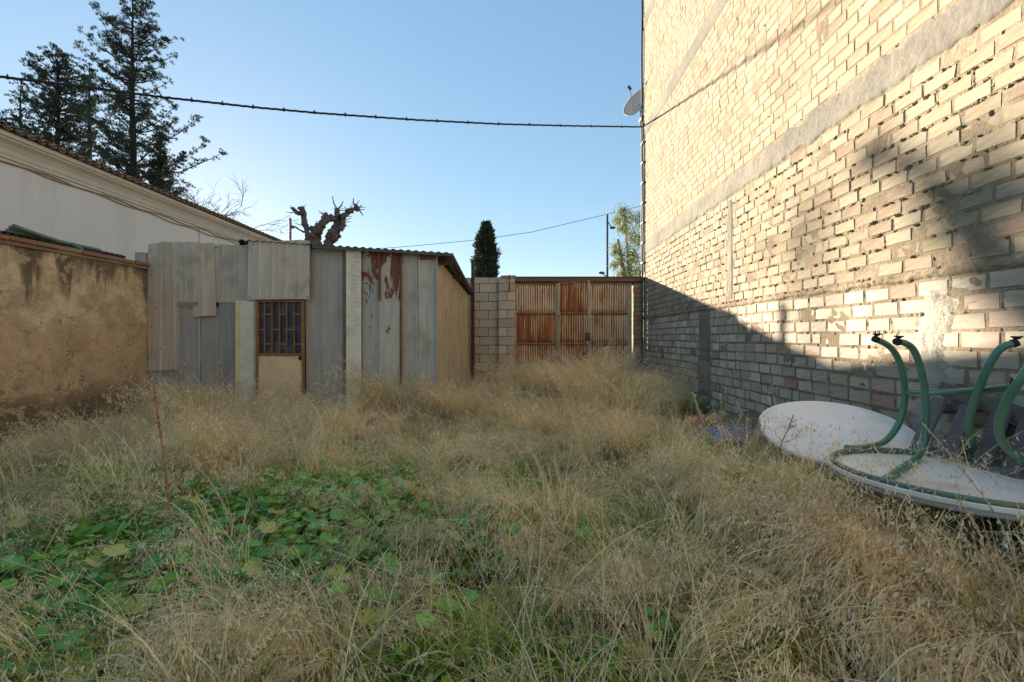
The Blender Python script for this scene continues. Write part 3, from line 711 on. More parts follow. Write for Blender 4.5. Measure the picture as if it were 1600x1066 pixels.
panel("wall_sheet", 627, 657, 397, 680, 0.0, 0.27, 0.016, 0.2, col=(0.47,0.44,0.38))
panel("wall_sheet", 654, 683, 401, 680, 0.015, 0.20, 0.014, 0.25, col=(0.47,0.44,0.39))
for (xa, xb, yt, yb, dy, c, nm) in ((539, 544.5, 391, 610, 0.05, (0.25,0.12,0.06), "rusty_post"), (626.5, 628.8, 391, 605, 0.045, (0.22,0.09,0.05), "rusty_strip"), (592.5, 596, 391, 470, 0.05, (0.22,0.08,0.045), "rusty_strip"), (681.5, 684.5, 398, 640, 0.04, (0.42,0.38,0.34), "corner_strip"), (562, 567.5, 389, 405, 0.06, (0.22,0.09,0.05), "rusty_strip")):
    m = MB(); m.bbox((PX(xa), SY-dy-0.012, PZ(yb)), (PX(xb), SY-dy+0.02, PZ(yt)), 0.003, jit=0.002, col=c); obj_of(m, nm, M_steel, sh)
# long pale board with faded upright lettering
m = MB(); m.bbox((PX(543.5), SY-0.075, PZ(660)), (PX(566.5), SY-0.045, PZ(392)), 0.004, jit=0.001, col=(0.80,0.72,0.58)); o = obj_of(m, "pale_board", M_paint, sh); o["label"] = "long pale cream board with faded upright stencilled lettering"
fm = mat("faded_stencil_ink", (0.40, 0.33, 0.25), 0.9)
g = NT(fm); g.color(g.mix(g.maskr(g.noise(60, 4, 0.7), 0.42, 0.55), (0.40,0.33,0.24), (0.76,0.68,0.54)))
m = MB(); RL = random.Random(3); zq = PZ(404)
while zq > PZ(528):                  # worn letter strokes, one above the other, mostly rubbed away
    hw = 0.042; k_ = RL.randrange(4)
    def stroke(a0, b0, a1, b1, w=0.006):
        p, q = Vector((PX(556)+a0, 0, zq+b0)), Vector((PX(556)+a1, 0, zq+b1)); d = (q-p).normalized(); n_ = Vector((d.z, 0, -d.x))*w
        m.add([Vector((v.x, SY-0.0802, v.z)) for v in (p-n_, q-n_, q+n_, p+n_)], [(0,1,2,3)])
    if k_ == 0: stroke(-hw, -.02, hw, 0); stroke(hw, 0, -hw, .02)
    elif k_ == 1: stroke(-hw, 0, hw, 0); stroke(hw, -.02, hw, .02)
    elif k_ == 2: stroke(-hw, -.02, hw, -.02); stroke(-hw, .02, hw, .02); stroke(-hw, -.02, -hw, .02)
    else: stroke(-hw, -.02, -hw, .015); stroke(0, -.02, 0, .02); stroke(hw, -.015, hw, .02); stroke(-hw, .02, 0, .02)
    zq -= 0.072
obj_of(m, "faded_lettering", fm, sh)
# filler column left of the door
m = MB(); m.bbox((PX(371.5), SY-0.075, PZ(690)), (PX(404), SY+0.02, PZ(471)), 0.012, jit=0.003, col=(0.68,0.64,0.50)); obj_of(m, "filler_panel", M_paint, sh)
m = MB(); m.bbox((PX(372.5), SY-0.084, PZ(690)), (PX(379), SY-0.0765, PZ(473)), 0.003, col=(0.72,0.62,0.30)); m.bbox((PX(400.5), SY-0.084, PZ(690)), (PX(403), SY-0.0765, PZ(473)), 0.003, col=(0.5,0.45,0.3)); obj_of(m, "yellow_trim", M_paint, sh)
# door
d0, d1, dt, db = PX(404.5), PX(478.5), PZ(470), PZ(700); RU = (0.36,0.17,0.075)
dy = SY-0.07
door = MB(); door.bbox((d0+0.03, dy, db), (d1-0.03, dy+0.03, PZ(556)), 0.006, col=(0.74,0.54,0.31)); door = obj_of(door, "door", M_paint, sh)
door["label"] = "mustard door with rusty barred upper window"
fr = MB()
for a, b in (((d0,dy-.02,db),(d0+.035,dy+.04,dt)), ((d1-.035,dy-.02,db),(d1,dy+.04,dt)), ((d0+.036,dy-.02,dt-.03),(d1-.036,dy+.04,dt)), ((d0+.036,dy-.015,PZ(556)+.002),(d1-.036,dy+.03,PZ(552))),): fr.bbox(a, b, 0.003, jit=0.001, col=RU)
f = fr.build("door_frame", M_steel); f.parent = door; f.matrix_parent_inverse = door.matrix_world.inverted()
def kid(mbld, name, material, parent):
    o = mbld.build(name, material); o.parent = parent
    bpy.context.view_layer.update(); o.matrix_parent_inverse = parent.matrix_world.inverted(); return o
bpy.context.view_layer.update(); f.matrix_parent_inverse = door.matrix_world.inverted()
m = MB(); m.box((d0+.03, dy+0.035, PZ(556)), (d1-.03, dy+0.042, dt-.01)); kid(m, "interior_shade_pane", M_glass, door)  # opaque pane, the shed's dark interior is put into its colour
bx_ = [220+z/3.807 for z in (715, 752, 796, 839, 882, 926, 970)]
for i, x in enumerate(bx_):
    m = MB(); m.box((PX(x)-.008, dy-0.008, PZ(553)), (PX(x)+.008, dy+0.008, dt-.028), col=RU); kid(m, "window_bar", M_steel, door)
m = MB()
for i in range(6):
    for zy in ((500, 676) if i % 2 else (591,)):
        py = 360 + zy/3.807; m.box((PX(bx_[i])+.0085, dy-0.006, PZ(py)-.007), (PX(bx_[i+1])-.0085, dy+0.006, PZ(py)+.007), col=(0.42,0.25,0.14))
kid(m, "cross_bars", M_steel, door)
m = MB(); m.blob((PX(472.5), dy-0.02, PZ(559)), 0.022, 8, 6, jit=0.02, col=(0.04,0.035,0.03)); m.box((PX(471), dy-.004, PZ(563)), (PX(474.5), dy-.0005, PZ(555.5)), col=(0.06,0.05,0.04)); kid(m, "door_knob", M_steel, door)
# roof and side wall
def quad_sheet(name, p00, p10, p11, p01, pitch, h, col, mt, thick=0.004, kind="sin", root=sh):
    p00, p10, p11, p01 = map(Vector, (p00, p10, p11, p01)); Lu = (p10-p00).length; Lv = (p01-p00).length
    nrm = (p10-p00).cross(p01-p00).normalized(); vs, fs, cols = sheet(None, 0, Lu, 0, 1, pitch, h, 0.35, kind, nv=4, col=col, thick=thick, seed=2)
    m = MB(); out_ = []
    for u, v, n_ in vs:
        a = u/Lu; q = p00.lerp(p10, a).lerp(p01.lerp(p11, a), v); out_.append(q + nrm*n_)
    n0 = m.add(out_, fs); m.c[n0:] = [tuple(t*(1+0.1*N(k*0.7, 2)) for t in c) for k, c in enumerate(cols)]; o = m.build(name, mt); rebase(root, o); return o
quad_sheet("roof_sheet", at(372,375.5,7.2), at(707,396.5,7.2), (-1.10,10.25,2.36), (-6.0,10.25,2.70), 0.12, 0.022, (0.16,0.14,0.13), M_sheet)
m = MB(); a = at(487, 383.0, 7.17); b = at(707.5, 396.0, 7.17)
vs = [a, b, b-Vector((0,0,.045)), a-Vector((0,0,.045))]; m.add(vs + [v+Vector((0,.02,0)) for v in vs], [(3,2,1,0),(4,5,6,7),(0,1,5,4),(2,3,7,6),(0,4,7,3),(1,2,6,5)], (0.11,0.10,0.095)); obj_of(m, "roof_edge", M_steel, sh)
m = MB()
for y in (7.42, 8.4, 9.4, 10.1): 
    z1 = 2.93-(y-7.2)*0.085; m.box((-6.0, y, z1-0.13), (-5.9, y+.06, z1-0.04), col=(0.1,0.08,0.06))
    m.tube([(-6.0, y, z1-0.02), (-1.16, y, z1-0.27)], 0.035, 4, col=(0.10,0.075,0.055))
obj_of(m, "rafter", M_wood, sh)
quad_sheet("side_sheet", (-1.39,7.34,-0.1), (-1.22,10.2,-0.1), (-1.22,10.2,2.34), (-1.39,7.34,2.70), 0.20, 0.03, (0.43,0.375,0.285), M_sheet, kind="trap")
m = MB(); m.box((-6.0, 10.14, -0.1), (-1.25, 10.19, 2.36), col=(0.2,0.18,0.15)); m.box((-6.02, 7.4, -.1), (-5.99, 10.1, 2.5), col=(0.2,0.18,0.15)); m.box((-5.98, 7.55, 0.0), (-1.42, 7.58, 2.0), col=(0.1,0.09,0.08)) if False else None; obj_of(m, "rear_sheets", M_sheet, sh)
m = MB(); m.box((-5.9, 8.6, -.1), (-1.5, 8.64, 2.4), col=(0.05,0.045,0.04)); obj_of(m, "inner_partition", M_wood, sh)
m = MB(); m.bbox((PX(657), SY-0.06, PZ(406)), (PX(681), SY-0.02, PZ(399)), 0.004, col=(0.17,0.075,0.05)); obj_of(m, "rusty_offcut", M_steel, sh)
m = MB()
for px, py in ((238,392),(240,430),(247,482),(258,482),(262,500),(240,510),(404,384),(486,384),(487,465),(398,466),(341,388),(500,395),(520,395),(640,404),(575,400),(612,402),(236,560),(255,545)):
    m.blob((PX(px), SY-0.05 if px not in (404,486,487,398) else SY-0.14, PZ(py)), 0.011, 6, 4, jit=0.05, col=(0.12,0.08,0.06))
o = obj_of(m, "nail_heads", M_steel, sh); o["kind"] = "stuff"
m = MB(); m.bbox((-6.22, 7.28, 2.55), (-6.06, 7.36, 2.80), 0.004, jit=.004, col=(0.42,0.38,0.33))
tag(m.build("small_concrete_post", M_block), "short pale stub standing on the garden wall end beside the shed", "post")

# ------------------------------------------------------------------ rear block wall, piers, gate
GY = 10.38
def GX(px): return (px-CX)/F*GY
def GZ(py): return EYE - (py-CY)/F*GY
bw = thing("block_wall", "grey concrete block wall between the shed and the gate", "wall", (GX(760), GY, 0))
m = MB(); m.box((-6.3, GY+0.03, -0.2), (GX(779), GY+0.18, GZ(433.5)-0.01), col=(0.30,0.25,0.19)); obj_of(m, "mortar_core", M_mortar, bw)
def blocks(root, x0, x1, y0, z0, z1, L_=0.4, hh=0.2, yb=None, name="block", pal=((0.52,0.44,0.34),(0.47,0.39,0.30),(0.56,0.48,0.38)), j=0.006, depth=0.02, bev=0.006):
    k = 0; z = z0
    while z < z1 - 0.02:
        zt = min(z+hh, z1); x = x0 - (L_/2 if k % 2 else 0)
        while x < x1 - 0.01:
            a, b = max(x, x0), min(x+L_, x1)
            if b-a > 0.03:
                dd = U(-.005,.005); o_ = Vector(((a+b)/2, y0, (z+zt)/2)); m = MB()
                m.bbox((a-o_.x+j, dd-0.0, z-o_.z+j), (b-o_.x-j, (yb or depth+0.03), zt-o_.z-j), bev, jit=0.002, col=vary(R.choice(pal), .9, 1.1, .01))
                o = m.build(name, M_block); o.location = o_; rebase(root, o)
            x += L_
        z = zt; k += 1
blocks(bw, GX(722), GX(779), GY, 0.10-0.05, GZ(433.5))
pl = thing("block_gatepost", "concrete block gatepost left of the rusty gate", "gatepost", (GX(791), GY, 0))
m = MB(); m.box((GX(779)+.012, GY-0.13, -0.2), (GX(805)-.012, GY+0.2, GZ(433)-0.015), col=(.3,.25,.19)); obj_of(m, "mortar_core", M_mortar, pl)
blocks(pl, GX(779), GX(805), GY-0.15, 0.05, GZ(436), L_=0.39, yb=0.33, bev=0.008)
m = MB(); m.bbox((GX(783), GY-0.155, GZ(436)+.002), (GX(806), GY+0.15, GZ(433)+.02), 0.01, jit=.006, col=(0.33,0.24,0.17)); obj_of(m, "mortar_cap", M_block, pl)
m = MB(); m.tube([(GX(796), GY-0.17, GZ(457)), (GX(796.4), GY-0.168, GZ(440)), (GX(796), GY-0.16, GZ(431))], 0.012, 5, col=(0.13,0.07,0.045)); obj_of(m, "hinge_bar", M_steel, pl)
pr_ = thing("brick_gatepost", "narrow orange brick gatepost between the gate and the brick building", "gatepost", (GX(995), GY, 0))
m = MB(); m.box((GX(989)+.01, GY-0.02, -0.2), (GX(1004.5), GY+0.2, GZ(441)-.005), col=(.3,.22,.16)); obj_of(m, "mortar_core", M_mortar, pr_)
z = 0.03
while z < GZ(442)-0.02:
    zt = min(z+0.105, GZ(441.5)); o_ = Vector((GX(996.5), GY-0.04, (z+zt)/2)); m = MB()
    m.bbox((-0.112+U(-.008,.004), 0, -(zt-z)/2+.005), (0.105+U(-.01,0), 0.1, (zt-z)/2-.005), 0.006, jit=.003, col=vary(R.choice([(0.42,0.22,0.125),(0.46,0.27,0.16),(0.38,0.25,0.18),(0.36,0.30,0.23)]), .85, 1.1, .02))
    o = m.build("brick", M_brick); o.location = o_; rebase(pr_, o); z = zt
# steel lintel beam
m = MB(); m.bbox((GX(804), GY-0.10, GZ(441.2)), (GX(1003), GY+0.12, GZ(434.3)), 0.006, col=(0.15,0.095,0.075))
m.bbox((GX(804), GY-0.115, GZ(434.2)), (GX(1003), GY+0.13, GZ(433.2)), 0.003, col=(0.17,0.11,0.09))
tag(m.build("steel_lintel", M_steel), "long brown steel beam spanning above the rusty gate", "beam")
gt = thing("corrugated_gate", "three leaf gate of rusted corrugated sheets in cream and orange streaks", "gate", (GX(895), GY, 0))
def gsheet(x0, x1, yt, yb, dyv, amt, n, seed, name="gate_sheet", tilt=0):
    m = MB(); M = Matrix(((1,0,0,0),(0,0,-1,GY-dyv),(0,1,0,0),(0,0,0,1))); a, b = GX(x0), GX(x1)
    def cf(u, t, hh): return (amt + 0.16*N(u*3+seed, t*2.2), hh, 0)
    add_sheet(m, M, a, b, GZ(yb), GZ(yt), (b-a)/n, 0.026, kind="sin", nv=5, seed=seed, jb=0.01, colfn=cf, curl=lambda u, t: 0.018*N(u*2.2+seed, t*2.5) + 0.008*N(u*7+seed, t*6))
    if tilt: m.v = [(x, y, z + (tilt*(x-a)/(b-a) if z > (GZ(yt)+GZ(yb))/2 else 0)) for x, y, z in m.v]
    o = m.build(name, M_gate, smooth=True); return o
def leaf(label, x0, x1, top, dyv, amts, n, seed, fcol, tilt=0):
    lf = bpy.data.objects.new("gate_leaf", None); COL.objects.link(lf); lf.location = (GX((x0+x1)/2), GY-dyv, 0.2); lf.parent = gt; lf.matrix_parent_inverse = Matrix.Translation(gt.location).inverted(); lf["label"] = label
    bpy.context.view_layer.update()
    rows = [(top+1.5, 490.0), (490.05, 537.0), (537.05, 620)]
    def att(o): o.parent = lf; o.matrix_parent_inverse = lf.matrix_world.inverted()
    for (ya, yb), am in zip(rows, amts): att(gsheet(x0+1.5, x1-1.5, ya, yb, dyv, am, n, seed+ya, tilt=tilt if ya < 450 else 0))
    for y, c in ((490, (0.40,0.24,0.13)), (537, (0.46,0.30,0.19))):
        m = MB(); m.tube([(GX(x0+1.5), GY-dyv-0.036, GZ(y)+.004), (GX((x0+x1)/2), GY-dyv-0.038, GZ(y)-.006), (GX(x1-1.5), GY-dyv-0.036, GZ(y)+.002)], 0.021, 4, col=c); att(m.build("gate_rail", M_steel))
    for xx in (x0, x1):
        m = MB(); m.bbox((GX(xx)-.022+(0.012 if xx == x0 else -0.012), GY-dyv-0.052, 0.12), (GX(xx)+.022+(0.012 if xx == x0 else -0.012), GY-dyv-0.006, GZ(top)+(tilt if xx == x1 else 0)), 0.003, col=fcol); att(m.build("gate_stile", M_steel))
    m = MB(); m.tube([(GX(x0), GY-dyv-0.03, GZ(top)-.012), (GX(x1), GY-dyv-0.03, GZ(top)-.012+tilt)], 0.02, 4, col=fcol); att(m.build("gate_rail", M_steel))
leaf("left leaf with orange rusty ribs", 805.5, 870.5, 443.5, 0.02, (0.03, 0.30, 0.20), 17, 3.1, (0.42,0.29,0.17))
leaf("middle leaf with a skewed top edge, dark red rust", 871.8, 919.5, 443.0, 0.05, (0.26, 0.16, 0.18), 12, 7.7, (0.44,0.35,0.24), tilt=0.055)
leaf("right leaf with paler cream ribs", 920.5, 982.5, 443.5, 0.02, (0.06, 0.09, 0.16), 16, 12.3, (0.47,0.42,0.34))
m = MB(); m.bbox((GX(983.5), GY-0.05, 0.1), (GX(986.3), GY+0.01, GZ(442)), 0.003, col=(0.42,0.42,0.42)); obj_of(m, "hinge_post", M_steel, gt)
m = MB(); m.bbox((GX(913), GY-0.135, GZ(533)), (GX(920.5), GY-0.105, GZ(520)), 0.004, col=(0.12,0.07,0.05)); m.bbox((GX(914.5), GY-0.13, GZ(537)), (GX(918), GY-0.10, GZ(527)), 0.004, col=(0.45,0.38,0.35)); obj_of(m, "latch", M_steel, gt)
m = MB(); m.box((GX(804), GY+0.03, GZ(446)), (GX(1003), GY+0.045, GZ(440.5)), col=(0.13,0.09,0.07)); obj_of(m, 'gap_light_blocker', M_steel, gt)  # added strip behind the gap, keeps a sun streak off the brick wall
# posts
m = MB(); m.bbox((at(736.2,0,10.05).x, 10.03, 0), (at(741.2,0,10.05).x, 10.09, 3.12), 0.004, col=(0.06,0.05,0.055))
tag(m.build("steel_post", M_steel), "slim dark steel post standing between the shed and the block wall", "post")
m = MB(); m.tube([(WX-0.055, 10.25, 0), (WX-0.055, 10.25, 2.9)], 0.022, 6, col=(0.10,0.075,0.06))
tag(m.build("drain_pipe", M_steel), "thin dark pipe standing in the corner by the brick gatepost", "pipe")

# ------------------------------------------------------------------ trees
def spray(m, p, d, L_, w, n, cols, flat=0.5, Rr=R):
    """a bunch of n narrow leaf-sized faces fanning round direction d"""
    for _ in range(n):
        q = Vector((Rr.gauss(0,1), Rr.gauss(0,1), Rr.gauss(0,1)*flat)).normalized()
        dd = (d*1.0 + q*0.9).normalized(); side = dd.cross(Vector((Rr.gauss(0,1),Rr.gauss(0,1),Rr.gauss(0,1)))).normalized()
        l = L_*Rr.uniform(.6,1.2); ww = w*Rr.uniform(.6,1.2); b = p + q*L_*0.25
        c = Rr.choice(cols); k = Rr.uniform(.8,1.2)
        m.add([b, b+dd*l*0.5+side*ww, b+dd*l, b+dd*l*0.5-side*ww], [(0,1,2,3)], tuple(t*k for t in c))
CON = [(0.040,0.062,0.045),(0.05,0.075,0.055),(0.034,0.050,0.040),(0.06,0.085,0.06)]
def conifer(name, label, base, px_axis, Y, outline, n_br, seed, group, L_=0.32, droop=0.0, bottom=330, dens=1.0, upright=0.25, gaps=0.35, w=0.045):
    """outline: list of (py, left px, right px) measured half widths"""
    rr = random.Random(seed); k = Y/F; ax_ = at(px_axis, 0, Y).x
    t = thing(name, label, "tree", (ax_, Y, 0), group)
    top = at(0, outline[0][0], Y).z; m = MB()
    zs_ = np.linspace(0, top, 16); m.tube([(ax_+0.12*N(z*0.3, seed), Y, z) for z in zs_], [max(0.02, 0.30*(1-z/top)**0.8) for z in zs_], 8, col=(0.05,0.042,0.038))
    limbs = MB(); lv = MB()
    pys = [o[0] for o in outline]
    for i in range(n_br):
        py = outline[0][0] + (bottom-outline[0][0])*((i+rr.random())/n_br)
        z = at(0, py, Y).z; az = rr.uniform(0, 2*math.pi); cx_ = math.cos(az)
        hw = np.interp(py, pys, [o[2] if cx_ > 0 else o[1] for o in outline])*k
        Lb = hw*rr.uniform(0.55, 1.08)*(1.0 if abs(cx_) > 0.35 else 0.85)
        if rr.random() < gaps: Lb *= rr.uniform(0.45, 0.75)
        p0 = Vector((ax_, Y, z - upright*Lb*1.0)); pts = []
        for j in range(7):
            s_ = j/6; pts.append(p0 + Vector((cx_*Lb*s_, math.sin(az)*Lb*s_, Lb*(upright*s_*1.1 + 0.22*s_*s_ - droop*math.sin(s_*math.pi)) + 0.05*rr.gauss(0,1))))
        limbs.tube(pts, [0.055*(1-0.8*j/6)*min(1, Lb/2+.3) for j in range(7)], 4, cap=False, col=(0.05,0.042,0.038))
        ns = int(max(4, Lb*7.5*dens))
        for q in range(ns):
            s_ = rr.uniform(0.12, 1.0)**0.8; a = min(5, int(s_*6)); pp = pts[a].lerp(pts[a+1], s_*6-a) if a < 6 else pts[6]
            d = (pts[min(a+1,6)]-pts[a]).normalized(); off = Vector((rr.gauss(0,1), rr.gauss(0,1), rr.gauss(0,.7)))*0.16*(1.1-s_*0.5)
            spray(lv, pp+off, (d*0.9 + Vector((0,0,0.25)) + off).normalized(), L_*0.48, w*0.34, 27, CON, Rr=rr)
    m.f += []; o = obj_of(m, "trunk", M_bark, t, True); o = obj_of(limbs, "limbs", M_bark, t); o = obj_of(lv, "crown", M_needle, t); return t
conifer("conifer", "very tall ragged dark conifer with open tiered branches behind the cream house", 0, 207, 25.0,
        [(-28,2,2),(0,24,24),(25,52,34),(60,58,58),(95,58,62),(120,56,60),(150,60,45),(175,72,58),(195,80,95),(215,85,118),(240,85,122),(262,80,80),(285,70,125),(330,60,90)], 165, 11, None, 0.34, 0.06, 335, 1.45, 0.35, 0.4)
conifer("conifer", "shorter bushy dark conifer at the left edge behind the cream house", 0, 90, 26.5,
        [(78,3,3),(95,28,30),(120,38,42),(150,40,48),(180,55,58),(205,70,65),(250,75,70),(320,70,70)], 150, 5, None, 0.34, 0.03, 330, 1.5, 0.45, 0.15, 0.055)
# small side leader of the shorter conifer
conifer("conifer", "small separate dark conifer top beside the bushy conifer at the far left", 0, 33, 27.0,
        [(126,2,2),(150,14,14),(175,26,20),(205,32,26),(250,35,35),(320,36,36)], 60, 9, None, 0.30, 0.03, 330, 1.1, 0.5, 0.25)
conifer("conifer", "slender dark conifer leader rising between the two large conifers", 0, 140, 26.0,
        [(100,2,2),(125,9,9),(160,14,14),(200,22,20),(260,28,28),(320,30,30)], 60, 19, None, 0.30, 0.03, 330, 1.1, 0.5, 0.25)
conifer("conifer", "dense dark conifer top low against the right side of the tallest conifer", 0, 250, 26.0,
        [(208,2,2),(228,11,11),(262,17,15),(330,22,20)], 90, 29, None, 0.30, 0.02, 335, 2.2, 0.5, 0.1)
# cypress
rr = random.Random(21); Yc = 40.0; kc = Yc/F; axc = at(759.5,0,Yc).x
t = thing("cypress_tree", "dense narrow dark cypress rising behind the block wall", "tree", (axc, Yc, 0))
m = MB(); m.tube([(axc,Yc,z) for z in (0,4,8,11)], [0.25,.2,.12,.04], 7, col=(0.05,0.04,0.035)); obj_of(m, "trunk", M_bark, t)
m = MB()
CY_ = [(0.035,0.055,0.032),(0.045,0.07,0.038),(0.028,0.043,0.03),(0.06,0.085,0.04)]
for i in range(3600):
    py = 346 + (470-346)*rr.random()**0.85
    az = rr.uniform(0, 2*math.pi); hw = (1+0.5*N(az*1.1, py*0.085, 3.0))*np.interp(py, [344,352,362,380,400,420,440,470], [0.5,3.5,8,12.5,15,16,17,17])*kc*(1+0.12*math.sin(py*0.55)+0.10*rr.gauss(0,1))
    r_ = hw*rr.uniform(0.55,1.0); z = at(0,py,Yc).z
    spray(m, Vector((axc+math.cos(az)*r_, Yc+math.sin(az)*r_, z-0.25)), Vector((math.cos(az)*.35, math.sin(az)*.35, 1)).normalized(), 0.42, 0.06, 4, CY_, Rr=rr)
obj_of(m, "crown", M_needle, t)
# willowy tree beyond the gate
Ye = 32.0; ke = Ye/F; axe = at(990,0,Ye).x
t = thing("eucalyptus_tree", "loose yellow green tree beside the brick building beyond the gate", "tree", (axe, Ye, 0))
m = MB(); limbs_ = [[(axe,Ye,0),(axe-.1,Ye,3),(axe-.3,Ye,6),(axe-.6,Ye+.3,10.2)], [(axe,Ye,3),(axe+.6,Ye,6),(axe+.9,Ye,9.5)], [(axe-.2,Ye,4.5),(axe-.9,Ye-.4,6.5),(axe-1.2,Ye-.4,8.2)]]
for l in limbs_: m.tube(l, [0.18-0.04*i for i in range(len(l))], 6, col=(0.35,0.30,0.24))
obj_of(m, "trunk", M_bark, t, True); m = MB()
EU = [(0.17,0.21,0.055),(0.24,0.25,0.06),(0.12,0.16,0.06),(0.17,0.20,0.09),(0.30,0.27,0.07)]
cl = [(975,325,9),(985,338,14),(968,342,9),(1000,345,12),(970,360,10),(985,370,13),(1000,375,12),(964,382,8),(978,398,13),(995,400,14),(966,408,10),(982,420,15),(1000,425,14),(968,430,11),(958,395,5),(960,412,6),(990,445,22),(1012,350,15),(1015,390,18),(1015,425,18)]
for cx_, cy_, cr in cl:
    c_ = at(cx_, cy_, Ye) + Vector((0, rr.uniform(-1,1), 0))
    for _ in range(int(13*cr)):
        a = Vector((rr.gauss(0,.5), rr.gauss(0,.5), rr.gauss(0,.5)))*cr*ke; spray(m, c_+a, Vector((rr.gauss(0,.3), rr.gauss(0,.3), -1)).normalized(), 0.26, 0.022, 3, EU, Rr=rr)
obj_of(m, "crown", M_euc, t)
# pollarded plane tree
Yp = 14.5; KP = Yp/16.2
def ZP(zx, zy, dy=0.0): v = at(420+zx/6.154, 280+zy/6.154, Yp+dy); return v
t = thing("pollarded_tree", "knobbly pollarded bare tree with stubby fists rising behind the tin shed", "tree", tuple(ZP(470,900)*1.0))
t.location.z = 0; m = MB(); rr = random.Random(4); bc = (0.185,0.14,0.12)
def limb(pts, rs, dy=0.0, knobs=0.5):
    P = [ZP(x, y, dy*i) for i, (x, y) in enumerate(pts)]; Q = []; RS = []
    for i in range(len(P)-1):
        for j in range(5):
            s_ = j/5; Q.append(P[i].lerp(P[i+1], s_) + Vector((rr.gauss(0,.012), rr.gauss(0,.015), rr.gauss(0,.012)))); RS.append(KP*(rs[i]*(1-s_)+rs[i+1]*s_)*rr.uniform(.85,1.2))
    Q.append(P[-1]); RS.append(KP*rs[-1]); m.tube(Q, RS, 9, col=bc, jit=0.10)
    for i in range(2, len(Q)):
        if rr.random() < knobs:
            a = rr.uniform(0, 6.28); m.blob(Q[i] + Vector((math.cos(a), math.sin(a), rr.uniform(-.5,.5)))*RS[i]*0.75, RS[i]*rr.uniform(.4,.7), 7, 5, col=tuple(q*rr.uniform(.8,1.2) for q in bc))
def knob(zx, zy, r, dy=0.0):
    r *= KP
    for _ in range(6): m.blob(ZP(zx, zy, dy) + Vector((rr.gauss(0,.4),rr.gauss(0,.4),rr.gauss(0,.4)))*r, r*rr.uniform(.5,.9), 7, 5, col=bc)
for z0_ in (0,): m.tube([(ZP(470,0).x, Yp, 0), (ZP(465,0).x, Yp, 1.5), ZP(470,820)], [0.32,0.27,0.26], 10, col=bc)
limb([(470,820),(400,640),(375,520),(345,430),(325,300)], [.24,.11,.095,.10,.09], 0.05)
limb([(325,320),(290,330),(255,305),(230,280)], [.08,.07,.06,.045], 0.05); knob(325,290,.09); knob(262,320,.07)
limb([(470,820),(445,640),(450,520),(510,440),(545,365)], [.24,.17,.19,.13,.11], -0.05, 0.8); knob(545,345,.09)
limb([(450,500),(420,480),(400,470)], [.14,.11,.08]); limb([(540,400),(600,365),(650,395)], [.10,.11,.10], 0, 0.6)
limb([(470,820),(560,640),(610,560),(650,470),(690,400),(690,350)], [.24,.16,.17,.15,.15,.12], 0.06, 0.9)
limb([(560,560),(610,510),(640,560),(620,600)], [.09,.15,.12,.07], 0, 0.7); limb([(690,490),(705,470),(715,400)], [.09,.10,.07], 0, 0.6)
limb([(670,370),(655,320),(655,290)], [.11,.09,.07]); knob(655,290,.06)
limb([(690,370),(740,345),(765,310),(800,298),(850,275)], [.11,.085,.09,.075,.07], 0.05, 0.7); knob(845,270,.09,.2); knob(765,300,.07,.1)
obj_of(m, "trunk", M_bark, t, True); m = MB()
for tw in ([(655,290),(625,235),(610,165)],[(665,288),(700,250),(715,212)],[(830,262),(812,220),(815,182)],[(835,255),(855,225),(872,200)],[(865,275),(890,270),(930,277)],[(865,290),(885,320),(908,350)],[(870,285),(880,262),(905,250)],[(870,292),(900,296),(925,292)],[(530,345),(505,330),(480,308)],[(325,300),(322,270),(318,252)],[(330,300),(338,275),(340,255)],[(310,300),(300,278),(296,262)],[(235,285),(215,268),(208,248)],[(240,295),(215,285),(196,272)],[(245,318),(210,322),(165,320)],[(460,450),(462,420),(460,398)],[(330,440),(290,440),(252,422)],[(345,510),(300,490),(262,460),(222,445)],[(720,400),(760,385),(800,372)],[(722,420),(760,410),(795,412)],[(720,450),(745,458)],[(680,300),(720,302),(750,300)],[(725,360),(765,362),(800,358)],[(385,450),(372,425),(365,410)]):
    P = [ZP(x, y, rr.uniform(-.05,.1)) for x, y in tw]; w0 = 0.030 if len(tw) > 2 and abs(tw[0][1]-tw[-1][1]) > 55 else 0.017
    m.tube(P, [w0*(1-0.6*i/(len(P)-1)) for i in range(len(P))], 5, col=(0.13,0.10,0.085))
for _ in range(40):
    zx, zy = rr.choice([(325,290),(262,315),(545,345),(655,290),(690,380),(765,300),(850,270),(715,430),(640,560)]); p = ZP(zx, zy, .05); d = Vector((rr.gauss(0,1), rr.gauss(0,1), rr.gauss(0.4,.8))).normalized()
    m.tube([p, p+d*rr.uniform(.15,.32)], [0.012,0.004], 3, col=(0.14,0.11,0.09))
obj_of(m, "twigs", M_bark, t)
